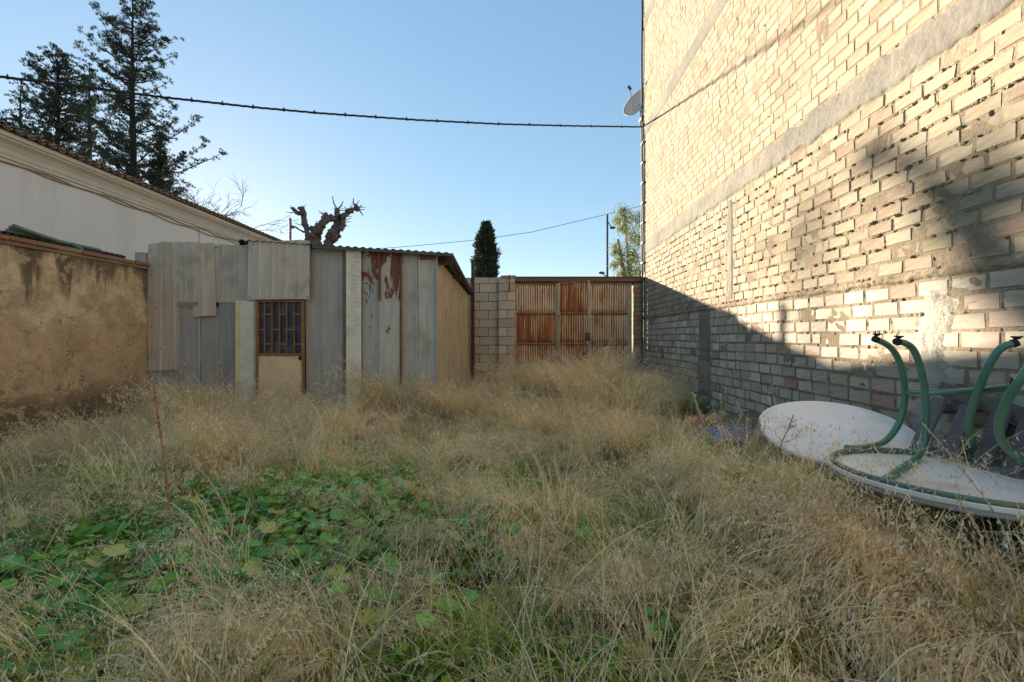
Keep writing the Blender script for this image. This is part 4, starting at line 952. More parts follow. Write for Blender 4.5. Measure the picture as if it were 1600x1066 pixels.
# bare tree, only its twigs above the eaves
Yb = 24.0; rr = random.Random(8); b0 = at(300, 360, Yb)
t = thing("bare_tree", "fine bare twigs of a leafless tree fanning out above the tiled eaves", "tree", (b0.x, Yb, 0)); m = MB()
m.tube([(b0.x, Yb, 0), (b0.x, Yb, 3), tuple(b0)], [.2,.16,.1], 7, col=(0.16,0.13,0.11)); obj_of(m, "trunk", M_bark, t); m = MB()
def twig(p, d, L_, r, dep):
    pts = [p]; q = p.copy(); dd = d.copy()
    for i in range(4): dd = (dd + Vector((rr.gauss(0,.13), rr.gauss(0,.13), rr.gauss(-.05,.12)))).normalized(); q = q + dd*L_/4; pts.append(q.copy())
    m.tube(pts, [r*(1-.18*i) for i in range(5)], 3, cap=False, col=(0.15,0.12,0.11))
    if dep > 0:
        for _ in range(4): i = rr.randint(1,4); twig(pts[i], (dd + Vector((rr.gauss(0,.5), rr.gauss(0,.5), rr.gauss(0.05,.4)))).normalized(), L_*rr.uniform(.4,.7), r*0.6, dep-1)
for e in ((285,305),(330,300),(375,312),(400,345),(400,328),(345,322),(312,318)):
    v = at(*e, Yb) - b0; twig(b0.copy(), v.normalized(), v.length*0.85, 0.035, 3)
obj_of(m, "twigs", M_bark, t)
# street poles
Yl = 45.0; lp = thing("street_lamp", "tall slim street lamp post with two arms beyond the gate", "street lamp", (at(949,0,Yl).x, Yl, 0)); X0 = at(949,0,Yl).x
m = MB(); m.tube([(X0,Yl,-.2),(X0,Yl,at(0,336,Yl).z)], [.13,.10], 8, col=(0.06,0.085,0.11)); obj_of(m, "pole", M_steel, lp)
m = MB(); m.tube([(X0,Yl,at(0,336,Yl).z),(X0,Yl,at(0,322,Yl).z)], [.05,.02], 6, col=(0.45,0.5,0.55)); obj_of(m, "finial", M_steel, lp)
for pts_, c_ in (([(949,345),(953,352)], (957,356)), ([(949,432),(944,430)], (940,426.5))):
    m = MB(); P = [at(a, b, Yl) for a, b in pts_] + [at(*c_, Yl)]; m.tube(P, .05, 6, col=(0.06,0.085,0.11)); obj_of(m, "lamp_arm", M_steel, lp)
    m = MB(); m.blob(at(*c_, Yl), (0.34,0.25,0.13), 9, 6, jit=0.02, col=(0.10,0.13,0.16)); obj_of(m, "lamp_head", M_steel, lp, True)
Y2 = 27.0; X2 = at(453.5,0,Y2).x
m = MB(); m.tube([(X2,Y2,0),(X2,Y2,at(0,341,Y2).z)], 0.075, 8, col=(0.20,0.19,0.18)); p = at(453.5,355,Y2); m.blob(p+Vector((.14,0,0)), (.12,.1,.1), 7, 5, jit=.1, col=(0.15,0.14,0.14)); m.tube([p+Vector((.1,0,.1)), at(475,364,Y2)], .03, 5, col=(.15,.14,.14))
tag(m.build("utility_pole", M_steel), "thin grey utility pole rising left of the pollarded tree", "pole")
m = MB(); pts = [at(np.interp(t_, [0,1],[560,1010]), np.interp(t_, [0,.178,.4,.6,.867,1],[391,385,375.5,363,334.5,320]), np.interp(t_, [0,1],[44,43])) for t_ in np.linspace(0,1,40)]
m.tube(pts, 0.028, 4, col=(0.20,0.24,0.28)); tag(m.build("distant_wire", M_cable), "faint thin wire rising across the sky behind the cypress", "wire")

# ------------------------------------------------------------------ tables
TC = Vector((2.175, 2.285, 0.755)); TR = 0.535
def tabletop(c, R_, M, name_root, label, group=None):
    pass
def tubeleg(m, pts, r, col, n=12, sub=6):
    P = [Vector(p) for p in pts]; Q = []
    for i in range(len(P)-1):                       # Catmull-Rom
        p0 = P[max(i-1,0)]; p1 = P[i]; p2 = P[i+1]; p3 = P[min(i+2,len(P)-1)]
        for j in range(sub):
            t_ = j/sub; Q.append(0.5*((2*p1)+(-p0+p2)*t_+(2*p0-5*p1+4*p2-p3)*t_*t_+(-p0+3*p1-3*p2+p3)*t_**3))
    Q.append(P[-1]); m.tube(Q, r, n, col=col)
GC = (0.10,0.25,0.165)
# lower table, standing: the upturned one lies on it
lt_ = thing("garden_table", "upright garden table hidden under the upturned one, only its grey edge showing", "table", (TC.x, TC.y, H(TC.x, TC.y)))
tilt = Matrix.Rotation(math.radians(1.2), 3, 'Y') @ Matrix.Rotation(math.radians(-1.0), 3, 'X')
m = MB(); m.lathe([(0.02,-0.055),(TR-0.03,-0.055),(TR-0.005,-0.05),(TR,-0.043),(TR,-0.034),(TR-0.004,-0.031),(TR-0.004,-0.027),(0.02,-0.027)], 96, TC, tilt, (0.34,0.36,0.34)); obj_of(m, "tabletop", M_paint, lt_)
for a in (40, 130, 220, 310):
    a = math.radians(a); m = MB(); q = Vector((math.cos(a), math.sin(a), 0)); gz = H(TC.x, TC.y)
    tubeleg(m, [TC+q*0.22+Vector((0,0,-0.06)), TC+q*0.15+Vector((0,0,-0.22)), Vector((TC.x,TC.y,gz))+q*0.20+Vector((0,0,.02))], 0.016, GC); obj_of(m, "leg", M_tubegreen, lt_, True)
ut = thing("upturned_table", "round white garden table turned upside down with its green tube legs in the air", "table", (TC.x, TC.y, TC.z))
m = MB(); m.lathe([(0.02,-0.026),(TR,-0.026),(TR+0.006,-0.020),(TR+0.006,-0.004),(TR-0.002,0.000),(TR-0.012,-0.004),(TR-0.02,-0.012),(0.02,-0.012)], 96, TC, tilt, (0.78,0.77,0.75)); obj_of(m, "tabletop", M_tabletop, ut)
m = MB(); m.lathe([(TR-0.012,-0.006),(TR-0.004,0.012),(TR-0.016,0.022),(TR-0.030,0.014),(TR-0.032,-0.008)], 96, TC, tilt, (0.10,0.19,0.135)); obj_of(m, "rim_tube", M_tubegreen, ut, True)
def pz(px, py, Z): Y = (EYE-Z)*F/(py-CY); return at(px, py, Y)
def tp(px, py, Y): return at(px, py, Y)
s0 = TC.z + 0.012
legs = {
 # leg 1, far left: runs from the left rim to its bend, then up
 "a": [pz(1322,700,s0), pz(1352,699,s0), tp(1382,690,2.86), tp(1403,664,2.86), tp(1413,628,2.85), tp(1411,588,2.84), tp(1402,558,2.82), tp(1388,540,2.80), tp(1368,530,2.78)],
 # leg 2, near left
 "b": [pz(1379,752,s0), pz(1410,731,s0), tp(1434,714,2.62), tp(1443,690,2.66), tp(1447,655,2.66), tp(1445,612,2.65), tp(1438,575,2.63), tp(1428,548,2.61), tp(1416,537,2.59), tp(1402,534,2.56)],
 # leg 3, far right
 "c": [pz(1548,726,s0), tp(1532,708,2.56), tp(1519,688,2.52), tp(1514,662,2.46), tp(1523,625,2.40), tp(1537,588,2.34), tp(1551,560,2.31), tp(1566,543,2.29), tp(1586,536,2.27)],
 # leg 4, near right
 "d": [pz(1640,742,s0), tp(1604,722,2.22), tp(1575,702,2.17), tp(1562,680,2.14), tp(1562,655,2.10), tp(1574,625,2.06), tp(1592,596,2.02), tp(1612,570,2.00), tp(1640,548,1.98)]}
for k, P in legs.items():
    m = MB(); tubeleg(m, P, 0.0185 if k in "ab" else 0.0185, GC); obj_of(m, "leg", M_tubegreen, ut, True)
    p = P[-1]; m = MB(); d = (P[-1]-P[-2]).normalized(); m.tube([p-d*.012, p+d*.010], 0.021, 10, col=(0.02,0.02,0.022)); m.tube([p+Vector((0.01,0,0.018)), p+Vector((0.01,0,0.030))], [0.008,0.024], 10, col=(0.03,0.025,0.025)); m.tube([p+Vector((0.01,0,0.030)), p+Vector((0.01,0,0.034))], 0.024, 10, col=(0.03,0.025,0.025)); obj_of(m, "foot_cap", M_cable, ut)
for P in ([tp(1412,614,2.85), tp(1480,614,2.6), tp(1560,610,2.32), tp(1585,600,2.06)], [tp(1446,617,2.65), tp(1500,611,2.5), tp(1548,606,2.35), tp(1588,601,2.04)], [tp(1412,612,2.85), tp(1500,610,2.6), tp(1530,605,2.38)]):
    m = MB(); tubeleg(m, P, 0.010, GC, 8); obj_of(m, "stretcher", M_tubegreen, ut, True)
m = MB(); m.tube([tp(1582,606,2.04), tp(1580,590,2.035)], [0.012,0.004], 6, col=(0.12,0.06,0.04)); obj_of(m, "bolt", M_steel, ut)
# second upright table, tilted towards the camera
SC_ = Vector((2.16, 3.15, 0.805)); SR = 0.475
st_ = thing("garden_table", "round white garden table leaning towards the viewer between the grass and the brick wall", "table", (SC_.x, SC_.y, H(SC_.x, SC_.y)))
tl = Matrix.Rotation(math.radians(16.5), 3, 'X') @ Matrix.Rotation(math.radians(-5.0), 3, 'Y')
m = MB(); m.lathe([(0.004,0.0),(SR-0.008,0.0),(SR,-0.006),(SR,-0.022),(SR-0.006,-0.026),(0.004,-0.024)], 96, SC_, tl, (0.80,0.79,0.78)); obj_of(m, "tabletop", M_tabletop, st_)
for a in (45, 135, 225, 315):
    a = math.radians(a); q = Vector((math.cos(a), math.sin(a), 0)); m = MB(); g_ = SC_ + tl @ (q*0.36 + Vector((0,0,-0.62))); g0 = H(g_.x, g_.y)
    tubeleg(m, [SC_ + tl @ (q*0.34+Vector((0,0,-0.03))), SC_ + tl @ (q*0.27+Vector((0,0,-0.22))), Vector((g_.x*0.5+SC_.x*0.5+q.x*.1, g_.y, max(g0,0)+0.02))], 0.016, GC); obj_of(m, "leg", M_tubegreen, st_, True)

# ------------------------------------------------------------------ pallet leaning on the brick wall
pa = thing("pallet", "broken weathered grey pallet leaning on the brick wall behind the upturned table", "pallet", (2.55, 2.7, 0.4))
def plank(P0, P1, w, th, n_, name, col):      # plank from P0 to P1, width dir n_ x axis
    P0, P1 = Vector(P0), Vector(P1); d = (P1-P0); L_ = d.length; d.normalize(); n_ = Vector(n_).normalized(); sd_ = n_.cross(d).normalized(); n_ = d.cross(sd_)
    M = Matrix(((sd_.x, d.x, n_.x, P0.x),(sd_.y, d.y, n_.y, P0.y),(sd_.z, d.z, n_.z, P0.z),(0,0,0,1)))
    m = MB(); m.bbox((-w/2, 0, -th/2), (w/2, L_, th/2), 0.004, M, jit=0.003, col=vary(col, .85, 1.15, .01)); return obj_of(m, name, M_wood, pa)
nn_ = Vector((-0.93, 0, 0.36))
WC = (0.20,0.185,0.175)
for (a, b, w, th) in (((1470,607,2.92),(1650,668,2.24),0.085,0.045),((1478,700,2.86),(1640,790,2.24),0.085,0.03)):
    plank(at(*a) , at(*b), w, th, nn_, "rail", (0.13,0.11,0.095))
for (x0_, y0_, x1_, y1_, Y_) in ((1497,622,1478,705,2.84),(1545,636,1525,740,2.66),(1592,640,1560,760,2.47),(1622,655,1598,790,2.33),(1660,675,1632,820,2.21)):
    a = at(x0_, y0_, Y_); b = at(x1_, y1_, Y_-0.02); a.x = 2.60; b.x = min(b.x, 2.36); plank(b + Vector((0,0,-0.15)), a, 0.095, 0.02, nn_, "plank", (0.16,0.15,0.145))
plank((2.68,2.93,0.98),(2.62,2.60,1.05),0.05,0.05,nn_,"block",(0.13,0.11,0.10)); plank((2.66,2.52,0.95),(2.64,2.36,0.90),0.06,0.08,nn_,"block",(0.12,0.10,0.09))

# ------------------------------------------------------------------ bits of debris near the wall
m = MB(); c_ = ground_at(1012, 673, .08); M_ = Matrix.Translation(c_) @ Matrix.Rotation(.15, 4, 'Y') @ Matrix.Rotation(.2, 4, 'Z'); m.bbox((-.26,-.22,-.05),(.26,.22,.02), .008, M_, jit=.012, col=(0.52,0.45,0.42)); tag(m.build("broken_slab", M_block), "pinkish white broken slab lying in the grass left of the blue bag", "slab")
m = MB(); c_ = at(968, 596, 8.7); M_ = Matrix.Translation(c_); m.bbox((-.42,-.25,-.04),(.42,.25,.03), .01, M_, jit=.012, col=(0.50,0.44,0.38)); m.box((-0.3,-.2,-.4),(.3,.2,-.05), M_, col=(.3,.26,.22)); tag(m.build("stone_slab", M_block), "long pale stone slab lying in front of the right gate leaf", "slab")
m = MB(); c_ = ground_at(1150, 680, .02)
nb = 9; vs = []; fs = []
for j in range(nb+1):
    for i in range(nb+1):
        u = i/nb-.5; v = j/nb-.5; vs.append(c_ + Vector((u*.6, v*.55, 0.09*(1-4*u*u)*(1-4*v*v) + 0.06*N(u*6, v*6, 3) + .03*N(u*17, v*17, 3))))
m.add(vs, [(j*(nb+1)+i, j*(nb+1)+i+1, (j+1)*(nb+1)+i+1, (j+1)*(nb+1)+i) for j in range(nb) for i in range(nb)], (0.12,0.16,0.32)); tag(m.build("plastic_bag", M_plastic), "crumpled blue plastic bag on the bare earth by the brick wall", "bag")
m = MB(); c_ = ground_at(1085, 664, .05); m.bbox((-.10,-.12,-.04),(.10,.12,.05), .01, Matrix.Translation(c_) @ Matrix.Rotation(.5,4,'X'), jit=.01, col=(0.40,0.20,0.12)); tag(m.build("broken_brick", M_clay), "reddish broken brick beside the blue plastic bag", "brick")
m = MB(); P = [ground_at(1125,684,.03), ground_at(1150,689,.04), ground_at(1175,694,.04), ground_at(1192,702,.03)]; tubeleg(m, P, 0.022, (0.07,0.16,0.12)); tag(m.build("green_pipe", M_plastic, smooth=True), "short dark green pipe lying by the leaning round table", "pipe")
for k, (px, py, Y_, s_) in enumerate(((1205,640,4.2,.06),(1240,628,4.1,.05),(1170,655,4.6,.05))):
    m = MB(); m.blob(ground_at(px, py+14), (s_,s_*1.4,s_*.6), 8, 5, jit=.25, col=(0.34,0.28,0.23))
    tag(m.build("rubble_stone", M_block), ("pale rubble lump at the wall foot nearest the blue bag", "pale rubble lump at the wall foot just behind the leaning table edge", "pale rubble lump on the earth between the bag and the table")[k] if False else ["middle one of three rubble lumps at the wall foot", "rubble lump at the wall foot closest to the leaning white table", "rubble lump at the wall foot closest to the blue bag"][k], "stone", "rubble lumps at the wall foot")

# ------------------------------------------------------------------ vegetation prototypes (kept out of the scene, instanced by two ground-cover objects)
rg = np.random.default_rng(12)
class PB:
    def __init__(s): s.v = []; s.f = []; s.c = []; s.n = 0
    def quads(s, V, Fc, C): s.v.append(V); s.f.append(Fc + s.n); s.c.append(C); s.n += len(V)
    def mesh(s, name, mt):
        V = np.concatenate(s.v).astype(np.float32); Fc = np.concatenate(s.f).astype(np.int32); C = np.concatenate(s.c).astype(np.float32)
        me = bpy.data.meshes.new(name); me.vertices.add(len(V)); me.vertices.foreach_set("co", V.ravel())
        me.loops.add(Fc.size); me.loops.foreach_set("vertex_index", Fc.ravel()); me.polygons.add(len(Fc))
        me.polygons.foreach_set("loop_start", np.arange(0, Fc.size, 4, dtype=np.int32)); me.polygons.foreach_set("loop_total", np.full(len(Fc), 4, dtype=np.int32))
        a = me.color_attributes.new("Col", 'FLOAT_COLOR', 'POINT'); cc = np.ones((len(V), 4), np.float32); cc[:, :3] = C; a.data.foreach_set("color", cc.ravel())
        me.update(calc_edges=True); me.materials.append(mt); return me
def stems(n, rad, Lr, lean, bend, seg, wid, c0, c1, cj=0.12, az_bias=None, curlz=0.0):
    """curved ribbons; returns points (n,seg+1,3), widths dir, and colours"""
    a = rg.uniform(0, 2*np.pi, n); r = rad*np.sqrt(rg.uniform(0, 1, n)); base = np.stack([r*np.cos(a), r*np.sin(a), np.zeros(n)-0.02], 1)
    az = a + rg.normal(0, 0.9, n) if az_bias is None else az_bias + rg.normal(0, 0.55, n)
    L_ = rg.uniform(*Lr, n); th0 = np.abs(rg.normal(lean, lean*0.5, n)); bd = rg.uniform(*bend, n)
    P = np.zeros((n, seg+1, 3)); P[:, 0] = base; wig = rg.normal(0, 0.10, (n, seg+1))
    for i in range(seg):
        t_ = (i+0.5)/seg; th = th0 + bd*t_**1.6; az_ = az + np.cumsum(wig, 1)[:, i]
        d = np.stack([np.sin(th)*np.cos(az_), np.sin(th)*np.sin(az_), np.cos(th)], 1); P[:, i+1] = P[:, i] + d*(L_/seg)[:, None]
    return P, az, L_
def ribbons(pb, P, az, wid, c0, c1, cj, taper=0.8):
    n, k, _ = P.shape; ph = az + np.pi/2 + rg.normal(0, .35, n); sd_ = np.stack([np.cos(ph), np.sin(ph), rg.normal(0, .25, n)], 1)
    w = (wid*rg.uniform(.7, 1.3, n))[:, None]*(1-taper*(np.linspace(0, 1, k)**1.5))[None]
    V = np.stack([P - sd_[:, None]*w[..., None], P + sd_[:, None]*w[..., None]], 2).reshape(-1, 3)
    i = np.arange(n)[:, None]*k*2 + np.arange(k-1)[None]*2; Fc = np.stack([i, i+1, i+3, i+2], -1).reshape(-1, 4)
    t_ = np.linspace(0, 1, k)[None, :, None]; i0 = rg.integers(0, len(c0), n); i1 = rg.integers(0, len(c1), n)
    C = np.array(c0)[i0][:, None]*(1-t_) + np.array(c1)[i1][:, None]*t_; C = C*(1+rg.normal(0, cj, (n,1,1))); C = np.repeat(C*1.15, 2, axis=1).reshape(-1, 3).clip(0.005, .88)
    pb.quads(V, Fc, C)
def spikelets(pb, P, per, t0, ln, wd, cols, droop=1.0, spread=0.03, cj=0.12):
    n, k, _ = P.shape; t_ = rg.uniform(t0, 1, (n, per)); f = t_*(k-1); i = np.minimum(f.astype(int), k-2); fr = (f-i)[..., None]
    A = np.take_along_axis(P, i[..., None].repeat(3, -1), 1); B = np.take_along_axis(P, (i+1)[..., None].repeat(3, -1), 1); Q = (A*(1-fr)+B*fr).reshape(-1, 3); T = (B-A).reshape(-1, 3); T /= np.linalg.norm(T, axis=1)[:, None]+1e-9
    m_ = len(Q); off = rg.normal(0, 1, (m_, 3))*spread*np.array([1,1,.6]); Q = Q + off*rg.uniform(0.2, 1, (m_, 1)) - np.array([0,0,1])*np.abs(off[:, :1])*0.6*droop
    d = T*0.55 + off/spread*0.25 + np.array([0,0,-droop])*rg.uniform(.3,1.2,(m_,1)); d /= np.linalg.norm(d, axis=1)[:, None]
    s_ = np.cross(d, rg.normal(0, 1, (m_, 3))); s_ /= np.linalg.norm(s_, axis=1)[:, None]; l = ln*rg.uniform(.6, 1.4, (m_, 1)); w = wd*rg.uniform(.7, 1.3, (m_, 1))
    V = np.stack([Q, Q+d*l*.45+s_*w, Q+d*l, Q+d*l*.45-s_*w], 1).reshape(-1, 3); Fc = np.arange(m_*4).reshape(-1, 4)
    C = np.array(cols)[rg.integers(0, len(cols), m_)]*(1+rg.normal(0, cj, (m_, 1))); pb.quads(V, Fc, np.repeat(C, 4, 0).clip(.005,.85))
ST = [(0.78,0.65,0.43),(0.71,0.57,0.36),(0.82,0.71,0.50),(0.65,0.49,0.31)]
STP = [(0.82,0.74,0.56),(0.76,0.66,0.48),(0.84,0.78,0.63)]
STD = [(0.54,0.41,0.27),(0.46,0.34,0.23),(0.58,0.47,0.33)]
GRB = [(0.27,0.42,0.08),(0.34,0.47,0.10),(0.21,0.36,0.07)]
GRD = [(0.17,0.35,0.06),(0.22,0.40,0.07),(0.14,0.30,0.08)]
YG = [(0.42,0.50,0.12),(0.50,0.52,0.15),(0.34,0.46,0.11)]
def proto_dry(gold=False, pale=False, tall=1.0, az0=0.0, bias=True, bend=1.0):
    pb = PB(); head = STP if pale else (ST+STP); ab = az0 if bias else None
    P, az, L_ = stems(22, .08, (.46*tall,.74*tall), .20, (1.3*bend,2.6*bend), 8, .0015, ST, ST, az_bias=ab); ribbons(pb, P, az, .0019, [GRB[1]]+ST, ST+STP, .10, .4); spikelets(pb, P, 16, .52, .026, .0033, head, 1.6, .016)
    P, az, L_ = stems(52, .09, (.26,.60*tall), .22, (1.2*bend,3.0*bend), 8, .0025, ST, ST, az_bias=ab); ribbons(pb, P, az, .0036, GRB[:2]+ST+ST+ST, (STP+ST) if pale else (ST+STP), .14, .75)
    P, az, L_ = stems(18, .12, (.12,.32), .8, (.3,1.4), 5, .0025, STD, STD); ribbons(pb, P, az, .0036, STD, ST, .18)
    return pb.mesh("dry", M_dry)
def proto_green(col=GRD, tipc=GRB, hh=(.2,.45), wid=.0048, n=84, dry=10):
    pb = PB(); P, az, L_ = stems(n, .11, hh, .28, (.8,2.5), 7, wid, col, col); ribbons(pb, P, az, wid, col, tipc, .15)
    P, az, L_ = stems(dry, .13, (.25,.5), .3, (.5,1.6), 6, .002, ST, ST); ribbons(pb, P, az, .0016, ST+STD, ST, .12); spikelets(pb, P[:dry//2], 12, .6, .018, .0028, ST, 1.0, .015)
    return pb.mesh("green", M_green)
def proto_straw():
    pb = PB(); b = rg.uniform(0, 6.28); P, az, L_ = stems(46, .17, (.20,.50), 1.05, (.1,.9), 5, .0018, ST, ST, az_bias=b); P[..., 2] += rg.uniform(0, .12, len(P))[:, None]; ribbons(pb, P, az, .0024, ST+STD+STD, ST+STP, .2, .5)
    P, az, L_ = stems(26, .17, (.12,.35), 1.0, (-.3,.9), 4, .002, ST, ST); P[..., 2] += rg.uniform(0, .10, len(P))[:, None]; ribbons(pb, P, az, .0028, STD, ST+STD, .2, .6)
    return pb.mesh("straw", M_dry)
def proto_leafy(n, r_leaf, rad, hh, cols, lob=0.12, cup=0.08):
    pb = PB()
    P, az, L_ = stems(n, rad*.6, hh, .55, (.1,.5), 3, .001, cols, cols); ribbons(pb, P, az, .0012, [(0.14,0.18,0.06)], [(0.12,0.18,0.05)], .1, .2)
    K = 15
    for i in range(n):
        c = P[i, -1]; rr_ = r_leaf*rg.uniform(.45, 1.3); nrm = np.array([rg.normal(0,.38), rg.normal(0,.38), 1.0]); nrm /= np.linalg.norm(nrm); a_ = rg.uniform(0, 6.28)
        ex = np.cross(nrm, [np.cos(a_), np.sin(a_), 0.1]); ex /= np.linalg.norm(ex); ey = np.cross(nrm, ex); th = np.linspace(0.14, 2*np.pi-0.14, K)
        ro = rr_*(1 + lob*np.cos(th*5+0.6)); ring = c + (ex*np.cos(th)[:, None] + ey*np.sin(th)[:, None])*ro[:, None] + nrm*(rr_*cup*(1+1.4*np.cos(th*5))[:, None])
        V = np.concatenate([[c], ring]); f = [[0, 1+j, 2+j, 3+j] for j in range(0, K-1, 2)]
        col = np.array(cols[rg.integers(0, len(cols))])*rg.uniform(.8, 1.25); C = np.repeat(col[None], len(V), 0); C[0] *= 1.15; C[1::2] *= rg.uniform(.85, 1.0)
        pb.quads(V, np.array(f), C.clip(.005,.6))
    return pb.mesh("leafy", M_mallow)
def collection_of(name, meshes):
    c = bpy.data.collections.new(name)
    for i, me in enumerate(meshes):
        o = bpy.data.objects.new("%s_%02d" % (name, i), me); c.objects.link(o)
    return c
MAL = [(0.17,0.42,0.10),(0.22,0.48,0.11),(0.16,0.38,0.13),(0.28,0.45,0.10),(0.45,0.46,0.14)]
SML = [(0.26,0.42,0.09),(0.32,0.48,0.10),(0.20,0.36,0.08),(0.44,0.44,0.11)]
protos = {"dry": [proto_dry() for _ in range(5)] + [proto_dry(pale=True) for _ in range(5)] + [proto_dry(bias=False) for _ in range(2)], "tall": [proto_dry(tall=1.25, bias=i % 2 == 0, bend=.55) for i in range(5)],
          "green": [proto_green() for _ in range(4)] + [proto_green(GRB, YG+ST, (.18,.4)) for _ in range(3)], "yg": [proto_green(GRB, YG, (.2,.42), .0034, 70, 16) for _ in range(4)],
          "straw": [proto_straw() for _ in range(7)], "mallow": [proto_leafy(32, .036, .17, (.12,.28), MAL) for _ in range(5)], "small": [proto_leafy(34, .019, .13, (.06,.18), SML, .04, .15) for _ in range(4)],
          "crisp": [proto_straw() for _ in range(2)]}
def scatter(name, label, cat_mesh, pts, mats):
    """one ground-cover object: its points carry turn, size and which clump; geometry nodes put the clumps there"""
    me = bpy.data.meshes.new(name); n = len(pts); A = np.array(pts, dtype=np.float32)
    me.vertices.add(n); me.vertices.foreach_set("co", A[:, :3].ravel())
    for nm, sl in (("rot", slice(3, 6)), ("scl", slice(6, 9))):
        a = me.attributes.new(nm, 'FLOAT_VECTOR', 'POINT'); a.data.foreach_set("vector", np.ascontiguousarray(A[:, sl]).ravel())
    a = me.attributes.new("pick", 'INT', 'POINT'); a.data.foreach_set("value", A[:, 9].astype(np.int32))
    me.update(); o = bpy.data.objects.new(name, me); COL.objects.link(o)
    for mt in mats: me.materials.append(mt)
    col = collection_of(name + "_clumps", cat_mesh); gn = bpy.data.node_groups.new(name, 'GeometryNodeTree')
    gn.interface.new_socket("Geometry", in_out='INPUT', socket_type='NodeSocketGeometry'); gn.interface.new_socket("Geometry", in_out='OUTPUT', socket_type='NodeSocketGeometry')
    ni, no = gn.nodes.new("NodeGroupInput"), gn.nodes.new("NodeGroupOutput"); ci = gn.nodes.new("GeometryNodeCollectionInfo"); ci.inputs[0].default_value = col
    ci.inputs["Separate Children"].default_value = True; ci.inputs["Reset Children"].default_value = True
    ip = gn.nodes.new("GeometryNodeInstanceOnPoints"); ip.inputs["Pick Instance"].default_value = True
    def na(nm, typ): x = gn.nodes.new("GeometryNodeInputNamedAttribute"); x.data_type = typ; x.inputs[0].default_value = nm; return x.outputs[0]
    gn.links.new(ni.outputs[0], ip.inputs["Points"]); gn.links.new(ci.outputs[0], ip.inputs["Instance"]); gn.links.new(na("pick", 'INT'), ip.inputs["Instance Index"])
    gn.links.new(na("rot", 'FLOAT_VECTOR'), ip.inputs["Rotation"]); gn.links.new(na("scl", 'FLOAT_VECTOR'), ip.inputs["Scale"]); gn.links.new(ip.outputs[0], no.inputs[0])
    md = o.modifiers.new("clumps", 'NODES'); md.node_group = gn; tag(o, label, kind="stuff"); return o

def gp(px, py, Zg=0.35): Y = (EYE-Zg)*F/(py-CY); return ((px-CX)/F*Y, Y)
def bump_(x, y, cx_, cy_, rx, ry=None): ry = ry or rx; return math.exp(-(((x-cx_)/rx)**2+((y-cy_)/ry)**2))
def weights(x, y):
    n1 = N(x*1.3, y*1.3, 11); n2 = N(x*2.7, y*2.7, 21)
    mal = 4.5*bump_(x,y,-1.75,3.15,.85,.75) + 4.0*bump_(x,y,-2.25,2.35,.75,.5) + 1.2*bump_(x,y,-3.3,3.0,.4) + 1.8*bump_(x,y,.52,2.35,.22) + 1.5*bump_(x,y,-0.45,2.75,.35) + .8*bump_(x,y,-1.3,4.1,.5,.35)
    sm = 4.5*bump_(x,y,-.42,1.62,.36,.30) + 1.0*bump_(x,y,-.50,2.45,.3,.5) + 2.2*bump_(x,y,.45,1.75,.2) + 2.0*bump_(x,y,.85,1.9,.2) + 1.2*bump_(x,y,1.5,1.5,.2)
    gr = 2.6*bump_(x,y,-3.2,3.9,1.0,.6) + 2.2*bump_(x,y,-2.0,4.4,.7,.5) + 2.2*bump_(x,y,.25,4.1,.7,.7) + 3.0*bump_(x,y,1.35,3.15,.45,.5) + .9*bump_(x,y,1.6,4.9,.6,.8) + 2.6*bump_(x,y,1.25,2.4,.35) + 1.6*bump_(x,y,1.7,1.5,.3) + 1.8*bump_(x,y,.9,5.0,.5) + .9 + 4.5*max(0, n1) + .9*bump_(x,y,1.9,7.4,.6,1.2)
    yg = 3.5*bump_(x,y,-.95,1.75,.5,.35) + .5*bump_(x,y,-1.9,1.6,.6,.3) + .5 + 2.6*max(0, n2)
    dry = 1.35 + .8*n2 + 1.2*ss(5, 7, y) + .9*bump_(x,y,.9,2.9,.5) + 1.0*bump_(x,y,1.3,2.0,.6,.4) + .8*bump_(x,y,-.9,2.3,.35,.5)
    straw = .55 + .9*bump_(x,y,.1,1.8,.8,.5) + .8*bump_(x,y,-.3,2.8,.5,.4)
    if mal > .9: dry *= .15; gr *= .15; yg *= .2; straw *= .3
    if sm > .8: dry *= .25; gr *= .3; straw *= .4; yg *= .4
    return {"mallow": mal, "small": sm, "green": max(.05,gr), "yg": yg, "dry": max(.1,dry), "straw": straw}
def hmul(x, y):
    h = 0.88 + 0.32*N(x*1.1, y*1.1, 33) + .26*N(x*2.6, y*2.6, 5)
    h += 0.22*bump_(x,y,.8,8.5,1.6,1.5) + .22*bump_(x,y,-3.0,4.6,1.4,.9) + .10*bump_(x,y,1.1,3.3,.7,.8)
    h -= .50*bump_(x,y,-.28,2.6,.30,.35) + .2*bump_(x,y,1.0,5.3,.5,.6) + .12*ss(-4.5,-6,x)
    return max(.28, h)
def blocked(x, y):
    if x < -5.9 or x > 2.70: return True
    if y > 7.20 and x < -1.15: return True
    if y > 10.15: return True
    if 1.98 < x and y > 3.7 and y < 6.8 and R.random() < ss(1.98, 2.35, x)*0.97: return True
    for bx, by in DEB:
        if math.hypot(x-bx, y-by) < .30: return True
    return False
DEB = [tuple(ground_at(*p).xy) for p in ((1012,673),(1150,680),(1085,664))]
lists = {"dry": [], "green": [], "leaf": []}
idx = {}
def reg(key, names): 
    base = 0; out_ = []
    for nm in names: idx[nm] = (base, len(protos[nm])); base += len(protos[nm]); out_ += protos[nm]
    return out_
meshes_dry = reg("dry", ["dry", "tall", "straw", "crisp"]); meshes_green = reg("green", ["green", "yg"]); meshes_leaf = reg("leaf", ["mallow", "small"])
